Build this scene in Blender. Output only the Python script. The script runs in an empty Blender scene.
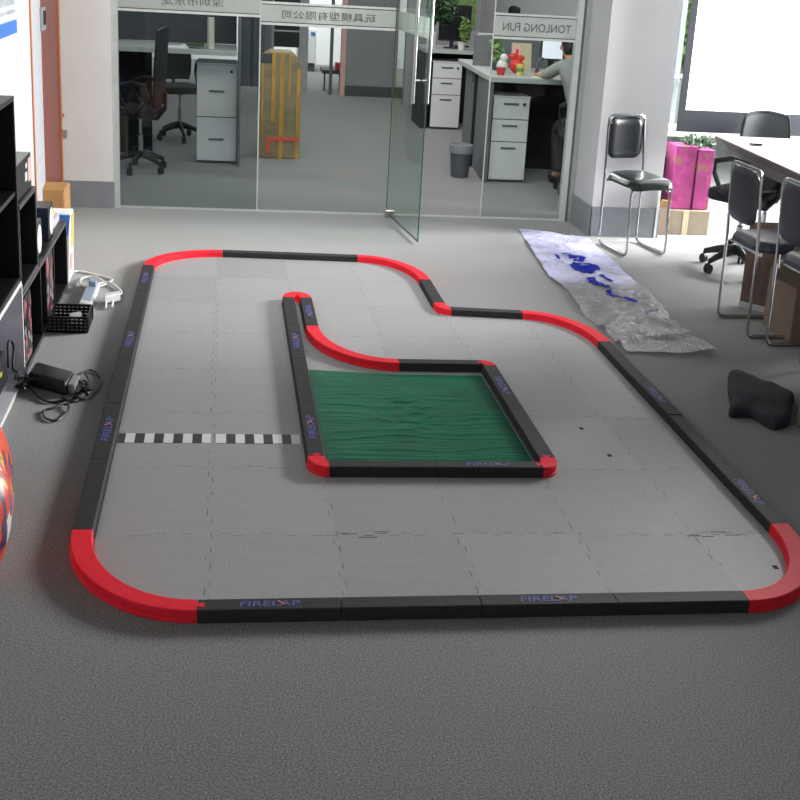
import bpy, bmesh, math, random
from mathutils import Matrix, Vector, noise
random.seed(7)
PI = math.pi
scn = bpy.context.scene
C = scn.collection

# ------------------------------------------------------------------ materials
def lin(c):
    return tuple((v/255/12.92 if v/255 <= .04045 else ((v/255+.055)/1.055)**2.4) for v in c)

def mat(name, rgb, rough=.6, metal=0., var=.06, scale=20., bump=0., spec=.5, sheen=0., emit=None, estr=1., alpha=1.):
    """procedural principled material: base colour broken up by noise, optional bump"""
    m = bpy.data.materials.new(name); m.use_nodes = True
    nt = m.node_tree; b = nt.nodes['Principled BSDF']
    c = lin(rgb)
    tc = nt.nodes.new('ShaderNodeTexCoord')
    no = nt.nodes.new('ShaderNodeTexNoise'); no.inputs['Scale'].default_value = scale; no.inputs['Detail'].default_value = 4
    nt.links.new(tc.outputs['Object'], no.inputs['Vector'])
    rp = nt.nodes.new('ShaderNodeValToRGB')
    rp.color_ramp.elements[0].position = .3; rp.color_ramp.elements[1].position = .7
    rp.color_ramp.elements[0].color = (*[max(0, v*(1-var)) for v in c], 1)
    rp.color_ramp.elements[1].color = (*[min(1, v*(1+var)) for v in c], 1)
    nt.links.new(no.outputs['Fac'], rp.inputs['Fac'])
    nt.links.new(rp.outputs['Color'], b.inputs['Base Color'])
    b.inputs['Roughness'].default_value = rough; b.inputs['Metallic'].default_value = metal
    b.inputs['Specular IOR Level'].default_value = spec
    if sheen:
        b.inputs['Sheen Weight'].default_value = sheen; b.inputs['Sheen Roughness'].default_value = .5
    if bump:
        bp = nt.nodes.new('ShaderNodeBump'); bp.inputs['Strength'].default_value = bump; bp.inputs['Distance'].default_value = .01
        nt.links.new(no.outputs['Fac'], bp.inputs['Height']); nt.links.new(bp.outputs['Normal'], b.inputs['Normal'])
    if emit:
        b.inputs['Emission Color'].default_value = (*lin(emit), 1); b.inputs['Emission Strength'].default_value = estr
    if alpha < 1: b.inputs['Alpha'].default_value = alpha
    return m

def glass_mat(name, tint, gloss=.06, white=0., rough=.02, wcol=(205, 210, 208)):
    """thin architectural glass: tinted transparency + fresnel mirror (+ frosted film)"""
    m = bpy.data.materials.new(name); m.use_nodes = True
    nt = m.node_tree; nt.nodes.clear()
    out = nt.nodes.new('ShaderNodeOutputMaterial')
    tr = nt.nodes.new('ShaderNodeBsdfTransparent'); tr.inputs['Color'].default_value = (*lin(tint), 1)
    gl = nt.nodes.new('ShaderNodeBsdfGlossy'); gl.inputs['Roughness'].default_value = rough
    fr = nt.nodes.new('ShaderNodeLayerWeight'); fr.inputs['Blend'].default_value = .25
    mu = nt.nodes.new('ShaderNodeMath'); mu.operation = 'MULTIPLY_ADD'; mu.inputs[1].default_value = .22; mu.inputs[2].default_value = gloss
    nt.links.new(fr.outputs['Fresnel'], mu.inputs[0])
    mx = nt.nodes.new('ShaderNodeMixShader'); nt.links.new(mu.outputs[0], mx.inputs['Fac'])
    nt.links.new(tr.outputs[0], mx.inputs[1]); nt.links.new(gl.outputs[0], mx.inputs[2])
    last = mx
    if white:
        df = nt.nodes.new('ShaderNodeBsdfDiffuse'); df.inputs['Color'].default_value = (*lin(wcol), 1)
        tl = nt.nodes.new('ShaderNodeBsdfTranslucent'); tl.inputs['Color'].default_value = (*lin(wcol), 1)
        md = nt.nodes.new('ShaderNodeMixShader'); md.inputs['Fac'].default_value = .4
        nt.links.new(df.outputs[0], md.inputs[1]); nt.links.new(tl.outputs[0], md.inputs[2])
        m2 = nt.nodes.new('ShaderNodeMixShader')
        no = nt.nodes.new('ShaderNodeTexNoise'); no.inputs['Scale'].default_value = 6
        ma = nt.nodes.new('ShaderNodeMath'); ma.operation = 'MULTIPLY_ADD'; ma.inputs[1].default_value = .1; ma.inputs[2].default_value = white-.05
        nt.links.new(no.outputs['Fac'], ma.inputs[0]); nt.links.new(ma.outputs[0], m2.inputs['Fac'])
        nt.links.new(mx.outputs[0], m2.inputs[1]); nt.links.new(md.outputs[0], m2.inputs[2]); last = m2
    nt.links.new(last.outputs[0], out.inputs['Surface'])
    return m

def carpet_mat():
    m = bpy.data.materials.new('carpet'); m.use_nodes = True
    nt = m.node_tree; b = nt.nodes['Principled BSDF']
    tc = nt.nodes.new('ShaderNodeTexCoord')
    mp = nt.nodes.new('ShaderNodeMapping'); nt.links.new(tc.outputs['Object'], mp.inputs['Vector'])
    n1 = nt.nodes.new('ShaderNodeTexNoise'); n1.inputs['Scale'].default_value = 185; n1.inputs['Detail'].default_value = 3; n1.inputs['Roughness'].default_value = .8
    n2 = nt.nodes.new('ShaderNodeTexNoise'); n2.inputs['Scale'].default_value = 1.1; n2.inputs['Detail'].default_value = 3
    nt.links.new(mp.outputs[0], n1.inputs['Vector']); nt.links.new(mp.outputs[0], n2.inputs['Vector'])
    r1 = nt.nodes.new('ShaderNodeValToRGB'); r1.color_ramp.elements[0].position = .42; r1.color_ramp.elements[1].position = .60
    r1.color_ramp.elements[0].color = (.022, .024, .0235, 1); r1.color_ramp.elements[1].color = (.215, .22, .212, 1)
    nt.links.new(n1.outputs['Fac'], r1.inputs['Fac'])
    r2 = nt.nodes.new('ShaderNodeValToRGB'); r2.color_ramp.elements[0].color = (.86, .86, .86, 1); r2.color_ramp.elements[1].color = (1.1, 1.1, 1.1, 1)
    nt.links.new(n2.outputs['Fac'], r2.inputs['Fac'])
    mx = nt.nodes.new('ShaderNodeMix'); mx.data_type = 'RGBA'; mx.blend_type = 'MULTIPLY'; mx.inputs[0].default_value = 1
    nt.links.new(r1.outputs['Color'], mx.inputs[6]); nt.links.new(r2.outputs['Color'], mx.inputs[7])
    nt.links.new(mx.outputs[2], b.inputs['Base Color'])
    b.inputs['Roughness'].default_value = .85; b.inputs['Specular IOR Level'].default_value = .35
    b.inputs['Sheen Weight'].default_value = .55; b.inputs['Sheen Roughness'].default_value = .45
    bp = nt.nodes.new('ShaderNodeBump'); bp.inputs['Strength'].default_value = .02; bp.inputs['Distance'].default_value = .004
    nt.links.new(n1.outputs['Fac'], bp.inputs['Height']); nt.links.new(bp.outputs['Normal'], b.inputs['Normal'])
    return m

def foam_mat_mat():
    m = bpy.data.materials.new('foam_tile_grey'); m.use_nodes = True
    nt = m.node_tree; b = nt.nodes['Principled BSDF']
    tc = nt.nodes.new('ShaderNodeTexCoord')
    at = nt.nodes.new('ShaderNodeVertexColor'); at.layer_name = 'shade'
    n1 = nt.nodes.new('ShaderNodeTexNoise'); n1.inputs['Scale'].default_value = 140; n1.inputs['Detail'].default_value = 2
    n2 = nt.nodes.new('ShaderNodeTexNoise'); n2.inputs['Scale'].default_value = 5; n2.inputs['Detail'].default_value = 3
    mp = nt.nodes.new('ShaderNodeMapping'); mp.inputs['Scale'].default_value = (1, 2.6, 1)
    nt.links.new(tc.outputs['Object'], n1.inputs['Vector']); nt.links.new(tc.outputs['Object'], mp.inputs['Vector']); nt.links.new(mp.outputs[0], n2.inputs['Vector'])
    r1 = nt.nodes.new('ShaderNodeValToRGB'); r1.color_ramp.elements[0].position = .3; r1.color_ramp.elements[1].position = .7
    r1.color_ramp.elements[0].color = (.33, .33, .335, 1); r1.color_ramp.elements[1].color = (.41, .41, .415, 1)
    nt.links.new(n1.outputs['Fac'], r1.inputs['Fac'])
    mx = nt.nodes.new('ShaderNodeMix'); mx.data_type = 'RGBA'; mx.blend_type = 'MULTIPLY'; mx.inputs[0].default_value = 1
    nt.links.new(r1.outputs['Color'], mx.inputs[6]); nt.links.new(at.outputs['Color'], mx.inputs[7])
    nt.links.new(mx.outputs[2], b.inputs['Base Color'])
    b.inputs['Roughness'].default_value = .55; b.inputs['Specular IOR Level'].default_value = .45
    ad = nt.nodes.new('ShaderNodeMath'); ad.operation = 'MULTIPLY_ADD'; ad.inputs[1].default_value = 3.2
    nt.links.new(n2.outputs['Fac'], ad.inputs[0]); nt.links.new(n1.outputs['Fac'], ad.inputs[2])
    bp = nt.nodes.new('ShaderNodeBump'); bp.inputs['Strength'].default_value = .14; bp.inputs['Distance'].default_value = .004
    nt.links.new(ad.outputs[0], bp.inputs['Height']); nt.links.new(bp.outputs['Normal'], b.inputs['Normal'])
    return m

def patch_mat(name, cols, scale=14, rough=.45, stretch=(1, 1, 1)):
    """hard-edged multicolour print from voronoi cells"""
    m = bpy.data.materials.new(name); m.use_nodes = True
    nt = m.node_tree; b = nt.nodes['Principled BSDF']
    tc = nt.nodes.new('ShaderNodeTexCoord'); mp = nt.nodes.new('ShaderNodeMapping'); mp.inputs['Scale'].default_value = stretch
    vo = nt.nodes.new('ShaderNodeTexVoronoi'); vo.inputs['Scale'].default_value = scale
    sp = nt.nodes.new('ShaderNodeSeparateColor'); rp = nt.nodes.new('ShaderNodeValToRGB'); rp.color_ramp.interpolation = 'CONSTANT'
    while len(rp.color_ramp.elements) < len(cols): rp.color_ramp.elements.new(.5)
    for i, c in enumerate(cols):
        rp.color_ramp.elements[i].position = i/len(cols); rp.color_ramp.elements[i].color = (*lin(c), 1)
    nt.links.new(tc.outputs['Object'], mp.inputs['Vector']); nt.links.new(mp.outputs[0], vo.inputs['Vector'])
    nt.links.new(vo.outputs['Color'], sp.inputs[0]); nt.links.new(sp.outputs[0], rp.inputs['Fac']); nt.links.new(rp.outputs['Color'], b.inputs['Base Color'])
    b.inputs['Roughness'].default_value = rough
    return m

def wood_mat(name, c1, c2, rough=.4, axis=2, scale=18):
    m = bpy.data.materials.new(name); m.use_nodes = True
    nt = m.node_tree; b = nt.nodes['Principled BSDF']
    tc = nt.nodes.new('ShaderNodeTexCoord'); mp = nt.nodes.new('ShaderNodeMapping')
    s = [scale]*3; s[axis] = 1.2; mp.inputs['Scale'].default_value = s
    no = nt.nodes.new('ShaderNodeTexNoise'); no.inputs['Scale'].default_value = 2; no.inputs['Detail'].default_value = 6
    rp = nt.nodes.new('ShaderNodeValToRGB'); rp.color_ramp.elements[0].position = .3; rp.color_ramp.elements[1].position = .72
    rp.color_ramp.elements[0].color = (*lin(c1), 1); rp.color_ramp.elements[1].color = (*lin(c2), 1)
    nt.links.new(tc.outputs['Object'], mp.inputs['Vector']); nt.links.new(mp.outputs[0], no.inputs['Vector'])
    nt.links.new(no.outputs['Fac'], rp.inputs['Fac']); nt.links.new(rp.outputs['Color'], b.inputs['Base Color'])
    b.inputs['Roughness'].default_value = rough
    return m

M = {
 'carpet': carpet_mat(), 'foam': foam_mat_mat(),
 'joint': mat('mat_joint_dark', (62, 62, 64), .9), 'joint_soft': mat('mat_joint_soft', (118, 118, 120), .9),
 'speck': mat('dark_speck', (28, 27, 28), .9),
 'bar': mat('black_foam', (51, 51, 52), .68, var=.14, scale=60, bump=.15, spec=.25),
 'red': mat('red_foam', (242, 42, 60), .6, var=.06, scale=50, bump=.08, spec=.15),
 'logo': mat('logo_violet', (86, 88, 158), .6), 'logo_mark': mat('logo_orange', (205, 120, 95), .6),
 'tick_black': mat('tape_black', (34, 34, 37), .5), 'tick_white': mat('tape_white', (232, 232, 232), .5),
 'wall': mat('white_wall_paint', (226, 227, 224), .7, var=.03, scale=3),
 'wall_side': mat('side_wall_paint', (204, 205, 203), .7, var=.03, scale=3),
 'pillar': mat('pillar_paint', (206, 206, 208), .7, var=.03, scale=2),
 'greyband': mat('grey_skirting', (138, 142, 148), .55, var=.08, scale=9),
 'alu': mat('aluminium_frame', (158, 164, 164), .35, .3, var=.03), 'alu_dark': mat('frame_gasket', (92, 96, 96), .5),
 'alu_light': mat('frame_light', (196, 201, 198), .35, .1),
 'door_wood': wood_mat('red_brown_door', (116, 44, 34), (150, 62, 44), .4), 'casing': wood_mat('orange_casing', (188, 106, 58), (212, 134, 82), .45),
 'grey_white': mat('jamb_grey_white', (192, 194, 200), .6),
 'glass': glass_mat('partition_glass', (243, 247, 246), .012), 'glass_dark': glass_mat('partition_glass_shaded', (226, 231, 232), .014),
 'glass_door': glass_mat('door_glass', (243, 249, 246), .05), 'glass_edge': mat('glass_edge_green', (52, 84, 76), .15),
 'film': glass_mat('frosted_film', (240, 242, 240), .02, white=.62, wcol=(226, 230, 226)),
 'film_line': mat('film_line_white', (205, 208, 205), .5), 'film_dark': mat('film_line_dark', (70, 74, 74), .5),
 'letter': mat('lettering_grey', (98, 102, 102), .5), 'letter_w': mat('lettering_white', (225, 228, 226), .5),
 'chrome': mat('chrome', (205, 208, 212), .16, 1., var=.02), 'steel': mat('brushed_steel', (190, 190, 188), .28, 1., var=.05),
 'leather': mat('black_leather', (30, 33, 36), .28, var=.1, scale=30, bump=.08, spec=.6), 'leather_green': mat('dark_green_leather', (24, 38, 36), .26, var=.1, scale=30, bump=.08, spec=.7),
 'navy': mat('navy_leather', (38, 41, 52), .42, var=.08, scale=30, bump=.06), 'plastic_black': mat('black_plastic', (26, 27, 29), .42, var=.08),
 'mesh_black': mat('black_mesh_fabric', (30, 31, 34), .8, var=.2, scale=120, bump=.2), 'mesh_grey': mat('grey_mesh_back', (84, 90, 94), .7, var=.15, scale=120),
 'desk_top': mat('desk_laminate', (176, 180, 176), .45), 'desk_dark': mat('desk_panel_charcoal', (62, 64, 68), .6), 'desk_mid': mat('desk_panel_grey', (100, 104, 106), .6),
 'cab_white': mat('pedestal_white', (214, 216, 214), .45, var=.02), 'cab_gap': mat('pedestal_gap', (80, 82, 82), .6), 'cab_handle': mat('pedestal_handle', (120, 122, 122), .35, .6),
 'dark': mat('near_black', (22, 23, 26), .7), 'screen_dark': mat('monitor_black', (24, 25, 30), .25),
 'tube_white': mat('paper_tube', (206, 200, 182), .6), 'yellow_tape': mat('yellow_tape', (184, 138, 48), .45, var=.25, scale=9), 'wrap': mat('plastic_wrapped_carton', (134, 120, 92), .5, var=.22, scale=12),
 'red_tape': mat('red_orange_tape', (204, 92, 62), .5),
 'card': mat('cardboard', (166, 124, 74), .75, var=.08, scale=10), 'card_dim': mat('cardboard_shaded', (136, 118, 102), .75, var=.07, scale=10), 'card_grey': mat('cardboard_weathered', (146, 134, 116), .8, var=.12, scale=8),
 'purple_grey': mat('office_wall_lilac', (172, 172, 174), .7), 'partition': mat('grey_partition_board', (142, 143, 143), .6, var=.05, scale=3),
 'partition_low': mat('partition_base_dark', (66, 68, 72), .6), 'stripe': mat('dark_striped_blind', (74, 80, 84), .6),
 'leaf': mat('leaf_dark', (46, 78, 44), .5, var=.3, scale=30), 'leaf_light': mat('leaf_light', (116, 150, 82), .5, var=.3, scale=30), 'leaf_sun': mat('leaf_sunlit', (150, 190, 104), .6, var=.35, scale=8),
 'soil': mat('plant_soil', (60, 48, 38), .9), 'pot_white': mat('white_pot', (216, 216, 212), .4), 'pot_red': mat('red_pot', (190, 58, 62), .4),
 'red_bow': mat('red_bow', (220, 52, 48), .5), 'yellow': mat('yellow_paint', (216, 200, 90), .5), 'pink_print': mat('pink_print', (226, 176, 170), .6), 'frame_tan': mat('tan_frame', (196, 182, 150), .6),
 'paper': mat('white_paper', (232, 232, 230), .6), 'screen_lit': mat('lit_monitor', (225, 228, 238), .4, emit=(225, 228, 240), estr=.55),
 'bin': mat('bin_plastic', (80, 82, 92), .5), 'bin_bag': mat('bin_liner', (132, 134, 142), .3, bump=.4, scale=40),
 'skin': mat('skin', (196, 150, 122), .55, var=.05), 'hair': mat('dark_hair', (30, 27, 27), .5, var=.2, scale=80), 'shirt': mat('grey_shirt', (150, 154, 150), .75, var=.12, scale=60), 'trousers': mat('dark_trousers', (56, 52, 50), .8),
 'blue_fabric': mat('blue_chair_fabric', (54, 66, 88), .7), 
 'screen_white': mat('projection_fabric_glow', (244, 246, 250), .6, var=.005, emit=(255, 255, 255), estr=1.6), 'screen_border_and_back': mat('screen_border_and_back', (70, 74, 82), .6),  # white fabric is no lamp: glow added so it lights the room
 'table_top': mat('table_top_laminate', (146, 139, 134), .45, var=.03), 'table_edge': mat('table_edge_dark', (84, 72, 68), .4), 'table_apron': mat('table_apron_grey', (112, 114, 116), .5), 'table_wood': wood_mat('table_panel_wood', (84, 66, 58), (112, 92, 82), .5),
 'magenta': patch_mat('pink_carton_print', [(160, 62, 122), (152, 58, 116), (160, 64, 122), (146, 62, 108), (162, 68, 124), (150, 96, 96), (172, 70, 132)], 22),
 'cloth': mat('black_cloth', (42, 44, 52), .85, var=.1, scale=60, bump=.15), 
 'white_shelf': mat('white_shelf', (226, 226, 232), .45), 'lavender': mat('shelf_shade_and_package', (192, 188, 204), .55), 'black_shelf': mat('black_shelf', (22, 23, 25), .4), 'black_edge': mat('black_shelf_edge', (70, 71, 73), .4),
 'cable_black': mat('black_cable', (24, 25, 27), .45), 'cable_white': mat('white_cable', (222, 222, 218), .5), 'ps_white': mat('white_strip', (224, 226, 226), .4), 'ps_blue': mat('blue_grey_face', (150, 170, 196), .4),
 'pack': patch_mat('black_carton_print', [(24, 24, 26), (26, 26, 28), (172, 92, 102), (30, 30, 32), (150, 145, 150), (28, 28, 30)], 26, .35, (2, 1, 1)),
 'pack_black': mat('black_carton', (32, 34, 35), .35), 'pack_grey': mat('carton_top_grey', (150, 152, 150), .5),
 'bag_print': patch_mat('colourful_bag_print', [(226, 70, 38), (232, 80, 40), (236, 198, 60), (224, 66, 36), (60, 62, 92), (222, 214, 220), (226, 74, 40), (120, 92, 130)], 26, .4, (1.6, 1.4, .6)),
 'poster': mat('poster_blue', (58, 116, 196), .5), 'poster_grey': mat('poster_grey', (166, 174, 180), .5, var=.25, scale=10), 'poster_white': mat('poster_white', (214, 222, 222), .5),
 'sky_white': mat('sky_backdrop_glow', (235, 238, 240), .8, emit=(240, 245, 248), estr=.6), 'blue_print': mat('blue_print', (34, 48, 160), .85, spec=.1),
}

def plastic_mat():
    m = bpy.data.materials.new('clear_plastic_wrap'); m.use_nodes = True
    nt = m.node_tree; b = nt.nodes['Principled BSDF']; out = nt.nodes['Material Output']
    at = nt.nodes.new('ShaderNodeVertexColor'); at.layer_name = 'shade'
    nt.links.new(at.outputs['Color'], b.inputs['Base Color'])
    b.inputs['Roughness'].default_value = .22; b.inputs['Specular IOR Level'].default_value = .7
    tc = nt.nodes.new('ShaderNodeTexCoord')
    no = nt.nodes.new('ShaderNodeTexNoise'); no.inputs['Scale'].default_value = 22; no.inputs['Detail'].default_value = 6; no.inputs['Distortion'].default_value = 1.2
    nt.links.new(tc.outputs['Object'], no.inputs['Vector'])
    bp = nt.nodes.new('ShaderNodeBump'); bp.inputs['Strength'].default_value = .6; bp.inputs['Distance'].default_value = .02
    nt.links.new(no.outputs['Fac'], bp.inputs['Height']); nt.links.new(bp.outputs['Normal'], b.inputs['Normal'])
    tr = nt.nodes.new('ShaderNodeBsdfTransparent')
    mx = nt.nodes.new('ShaderNodeMixShader')
    nt.links.new(at.outputs['Alpha'], mx.inputs['Fac'])
    nt.links.new(tr.outputs[0], mx.inputs[1]); nt.links.new(b.outputs[0], mx.inputs[2]); nt.links.new(mx.outputs[0], out.inputs['Surface'])
    return m
M['plastic'] = plastic_mat()

def tarp_mat():
    m = mat('green_tarp', (4, 104, 74), .36, var=.2, scale=5, bump=.0, spec=.07)
    nt = m.node_tree; b = nt.nodes['Principled BSDF']
    tc = nt.nodes.new('ShaderNodeTexCoord'); mp = nt.nodes.new('ShaderNodeMapping'); mp.inputs['Scale'].default_value = (1.6, 17, 1)
    no = nt.nodes.new('ShaderNodeTexNoise'); no.inputs['Scale'].default_value = 3; no.inputs['Detail'].default_value = 6; no.inputs['Distortion'].default_value = .6
    nt.links.new(tc.outputs['Object'], mp.inputs['Vector']); nt.links.new(mp.outputs[0], no.inputs['Vector'])
    bp = nt.nodes.new('ShaderNodeBump'); bp.inputs['Strength'].default_value = .35; bp.inputs['Distance'].default_value = .012
    nt.links.new(no.outputs['Fac'], bp.inputs['Height']); nt.links.new(bp.outputs['Normal'], b.inputs['Normal'])
    return m
M['tarp'] = tarp_mat()

# ------------------------------------------------------------------ mesh helpers
LOC = {}
def prop(o, label=None, cat=None, group=None, kind=None):
    if label: o['label'] = label
    if cat: o['category'] = cat
    if group: o['group'] = group
    if kind: o['kind'] = kind
    return o

def thing(name, label, cat, loc, group=None):
    o = bpy.data.objects.new(name, None); C.objects.link(o); o.location = loc; o.empty_display_size = .05
    LOC[o.name] = Vector(loc)
    return prop(o, label, cat, group)

class MB:
    """collects shapes in world metres; .build links them as ONE mesh object"""
    def __init__(s, T=None): s.bm = bmesh.new(); s.T = T or (lambda p: p); s.mi = 0
    def v(s, p): return s.bm.verts.new(s.T(Vector(p)))
    def f(s, vs):
        try:
            fc = s.bm.faces.new(vs); fc.material_index = s.mi; return fc
        except ValueError: return None
    def box(s, x0, x1, y0, y1, z0, z1):
        return s.prism([(x0, y0), (x1, y0), (x1, y1), (x0, y1)], z0, z1)
    def prism(s, poly, z0, z1, top=None):
        a = [s.v((x, y, z0)) for x, y in poly]; b = [s.v((x, y, z1)) for x, y in (top or poly)]; n = len(poly)
        s.f(a[::-1]); s.f(b)
        for i in range(n): s.f([a[i], a[(i+1) % n], b[(i+1) % n], b[i]])
        return s
    def hexa(s, bottom, top):
        a = [s.v(p) for p in bottom]; b = [s.v(p) for p in top]; n = len(a)
        s.f(a[::-1]); s.f(b)
        for i in range(n): s.f([a[i], a[(i+1) % n], b[(i+1) % n], b[i]])
        return s
    def slab(s, poly3, d):
        """polygon in 3-D thickened along vector d"""
        return s.hexa(poly3, [Vector(p)+Vector(d) for p in poly3])
    def quad(s, *pts): s.f([s.v(p) for p in pts]); return s
    def tube(s, pts, r, n=8, closed=False):
        pts = [Vector(p) for p in pts]; rs = r if isinstance(r, (list, tuple)) else [r]*len(pts); rings = []
        up = None
        for i, p in enumerate(pts):
            if closed: t = pts[(i+1) % len(pts)]-pts[i-1]
            else: t = pts[min(i+1, len(pts)-1)]-pts[max(i-1, 0)]
            t.normalize()
            if up is None:
                up = Vector((0, 0, 1)) if abs(t.z) < .9 else Vector((1, 0, 0))
            u = (up - t*up.dot(t))
            if u.length < 1e-5: u = t.orthogonal()
            u.normalize(); w = t.cross(u); up = u
            rings.append([s.v(p+(u*math.cos(2*PI*k/n)+w*math.sin(2*PI*k/n))*rs[i]) for k in range(n)])
        m = len(rings)
        for i in range(m if closed else m-1):
            A = rings[i]; B = rings[(i+1) % m]
            for k in range(n): s.f([A[k], A[(k+1) % n], B[(k+1) % n], B[k]])
        if not closed: s.f(rings[0][::-1]); s.f(rings[-1])
        return s
    def lathe(s, c, prof, n=20, sx=1., sy=1.):
        rings = [[s.v((c[0]+r*sx*math.cos(2*PI*k/n), c[1]+r*sy*math.sin(2*PI*k/n), c[2]+z)) for k in range(n)] for r, z in prof]
        for A, B in zip(rings, rings[1:]):
            for k in range(n): s.f([A[k], A[(k+1) % n], B[(k+1) % n], B[k]])
        s.f(rings[0][::-1]); s.f(rings[-1]); return s
    def sweep(s, pairs, prof):
        """profile [(t, z)] swept along pairs of (outer, inner) plan points"""
        rings = [[s.v((o[0]+(i[0]-o[0])*t, o[1]+(i[1]-o[1])*t, z)) for t, z in prof] for o, i in pairs]
        n = len(prof)
        for A, B in zip(rings, rings[1:]):
            for k in range(n): s.f([A[k], A[(k+1) % n], B[(k+1) % n], B[k]])
        s.f(rings[0][::-1]); s.f(rings[-1]); return s
    def grid(s, nu, nv, fn, closed=False):
        V = [[s.v(fn(i/nu, j/nv)) for j in range(nv+1)] for i in range(nu+1)]
        for i in range(nu):
            for j in range(nv): s.f([V[i][j], V[i+1][j], V[i+1][j+1], V[i][j+1]])
        return s
    def ellipsoid(s, c, r, nu=14, nv=10):
        rings = []
        for j in range(1, nv):
            a = PI*j/nv
            rings.append([s.v((c[0]+r[0]*math.sin(a)*math.cos(2*PI*k/nu), c[1]+r[1]*math.sin(a)*math.sin(2*PI*k/nu), c[2]-r[2]*math.cos(a))) for k in range(nu)])
        b = s.v((c[0], c[1], c[2]-r[2])); t = s.v((c[0], c[1], c[2]+r[2]))
        for k in range(nu):
            s.f([b, rings[0][(k+1) % nu], rings[0][k]]); s.f([t, rings[-1][k], rings[-1][(k+1) % nu]])
        for A, B in zip(rings, rings[1:]):
            for k in range(nu): s.f([A[k], A[(k+1) % nu], B[(k+1) % nu], B[k]])
        return s
    def build(s, name, mats, parent=None, loc=None, bevel=0., smooth=False, seg=2):
        if loc is None: loc = LOC[parent.name] if parent else Vector((0, 0, 0))
        loc = Vector(loc); bm = s.bm
        bmesh.ops.recalc_face_normals(bm, faces=bm.faces[:])
        if bevel:
            ed = [e for e in bm.edges if len(e.link_faces) == 2 and e.calc_face_angle(0) > .6]
            bmesh.ops.bevel(bm, geom=ed, offset=bevel, segments=seg, affect='EDGES', profile=.5, clamp_overlap=True)
        for v in bm.verts: v.co -= loc
        me = bpy.data.meshes.new(name); bm.to_mesh(me); bm.free()
        for m in (mats if isinstance(mats, (list, tuple)) else [mats]): me.materials.append(M[m] if isinstance(m, str) else m)
        if smooth:
            for p in me.polygons: p.use_smooth = True
            try: me.set_sharp_from_angle(angle=math.radians(38))
            except Exception: pass
        o = bpy.data.objects.new(name, me); C.objects.link(o); LOC[o.name] = loc
        if parent: o.parent = parent; o.location = loc-LOC[parent.name]
        else: o.location = loc
        return o

def structure(o): o['kind'] = 'structure'; return o

KX, KY = .687, .95       # furniture squeezed in plan, mostly sideways, to match the horizontally squashed image
def local(cx, cy, yaw, z=0., kx=KX, ky=KY):
    c, s = math.cos(yaw), math.sin(yaw)
    return lambda p: Vector((cx+kx*(p[0]*c-p[1]*s), cy+ky*(p[0]*s+p[1]*c), p[2]+z))

TEXT = {}
def text_mesh(body, extrude=0.):
    """text outline normalised to width 1, height 1, origin bottom left, in the XY plane"""
    if body in TEXT: return TEXT[body]
    cu = bpy.data.curves.new('txt', 'FONT'); cu.body = body; cu.resolution_u = 3; cu.offset = .022 if body == 'FIRELAP' else .006
    o = bpy.data.objects.new('txt', cu); C.objects.link(o)
    dg = bpy.context.evaluated_depsgraph_get(); dg.update()
    me = bpy.data.meshes.new_from_object(o.evaluated_get(dg))
    bpy.data.objects.remove(o); 
    vs = [v.co.copy() for v in me.vertices]; fs = [list(p.vertices) for p in me.polygons]
    x0 = min(v.x for v in vs); x1 = max(v.x for v in vs); y0 = min(v.y for v in vs); y1 = max(v.y for v in vs)
    vs = [((v.x-x0)/(x1-x0), (v.y-y0)/(y1-y0)) for v in vs]
    bpy.data.meshes.remove(me)
    TEXT[body] = (vs, fs); return TEXT[body]

def add_text(mb, body, origin, ux, uy, width, height, slant=0.):
    vs, fs = text_mesh(body); ux = Vector(ux); uy = Vector(uy); o = Vector(origin)
    V = [mb.v(o+ux*(x*width+slant*y*height)+uy*(y*height)) for x, y in vs]
    for f in fs: mb.f([V[i] for i in f])

# ------------------------------------------------------------------ camera
Rr = [0.14108247910780802, 0.3221438134701857, -0.05673529703562111]
a, b_, c_ = Rr
fw = Vector((math.sin(a)*math.cos(b_), math.cos(a)*math.cos(b_), -math.sin(b_)))
r0 = Vector((math.cos(a), -math.sin(a), 0)); d0 = fw.cross(r0)
rt = r0*math.cos(c_)+d0*math.sin(c_); dn = -r0*math.sin(c_)+d0*math.cos(c_)
cam = bpy.data.cameras.new('camera'); cam.sensor_width = 36; cam.lens = 1320.749/800*36; cam.clip_end = 100; cam.clip_start = .05
co = bpy.data.objects.new('camera', cam); C.objects.link(co)
mw = Matrix((( rt.x, -dn.x, -fw.x, 0), (rt.y, -dn.y, -fw.y, 0), (rt.z, -dn.z, -fw.z, 1.7), (0, 0, 0, 1)))
co.matrix_world = mw; scn.camera = co

# ------------------------------------------------------------------ the setting
structure(MB().quad((-3, -1.5, 0), (9, -1.5, 0), (9, 24, 0), (-3, 24, 0)).build('floor', 'carpet'))
WX = -1.07
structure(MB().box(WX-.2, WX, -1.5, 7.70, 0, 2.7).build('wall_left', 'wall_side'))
structure(MB().box(WX, WX+.012, -1.5, 4.2, 0, .2).build('baseboard_left', 'greyband'))
# end wall beside the door, facing the camera
structure(MB().box(WX-.2, -.745, 9.03, 9.25, 0, 2.7).build('wall_end', 'wall'))
structure(MB().box(WX+.01, -.735, 9.016, 9.03, 0, .178).box(-.745, -.735, 9.03, 9.06, 0, .178).build('baseboard_end', 'greyband'))
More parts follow.
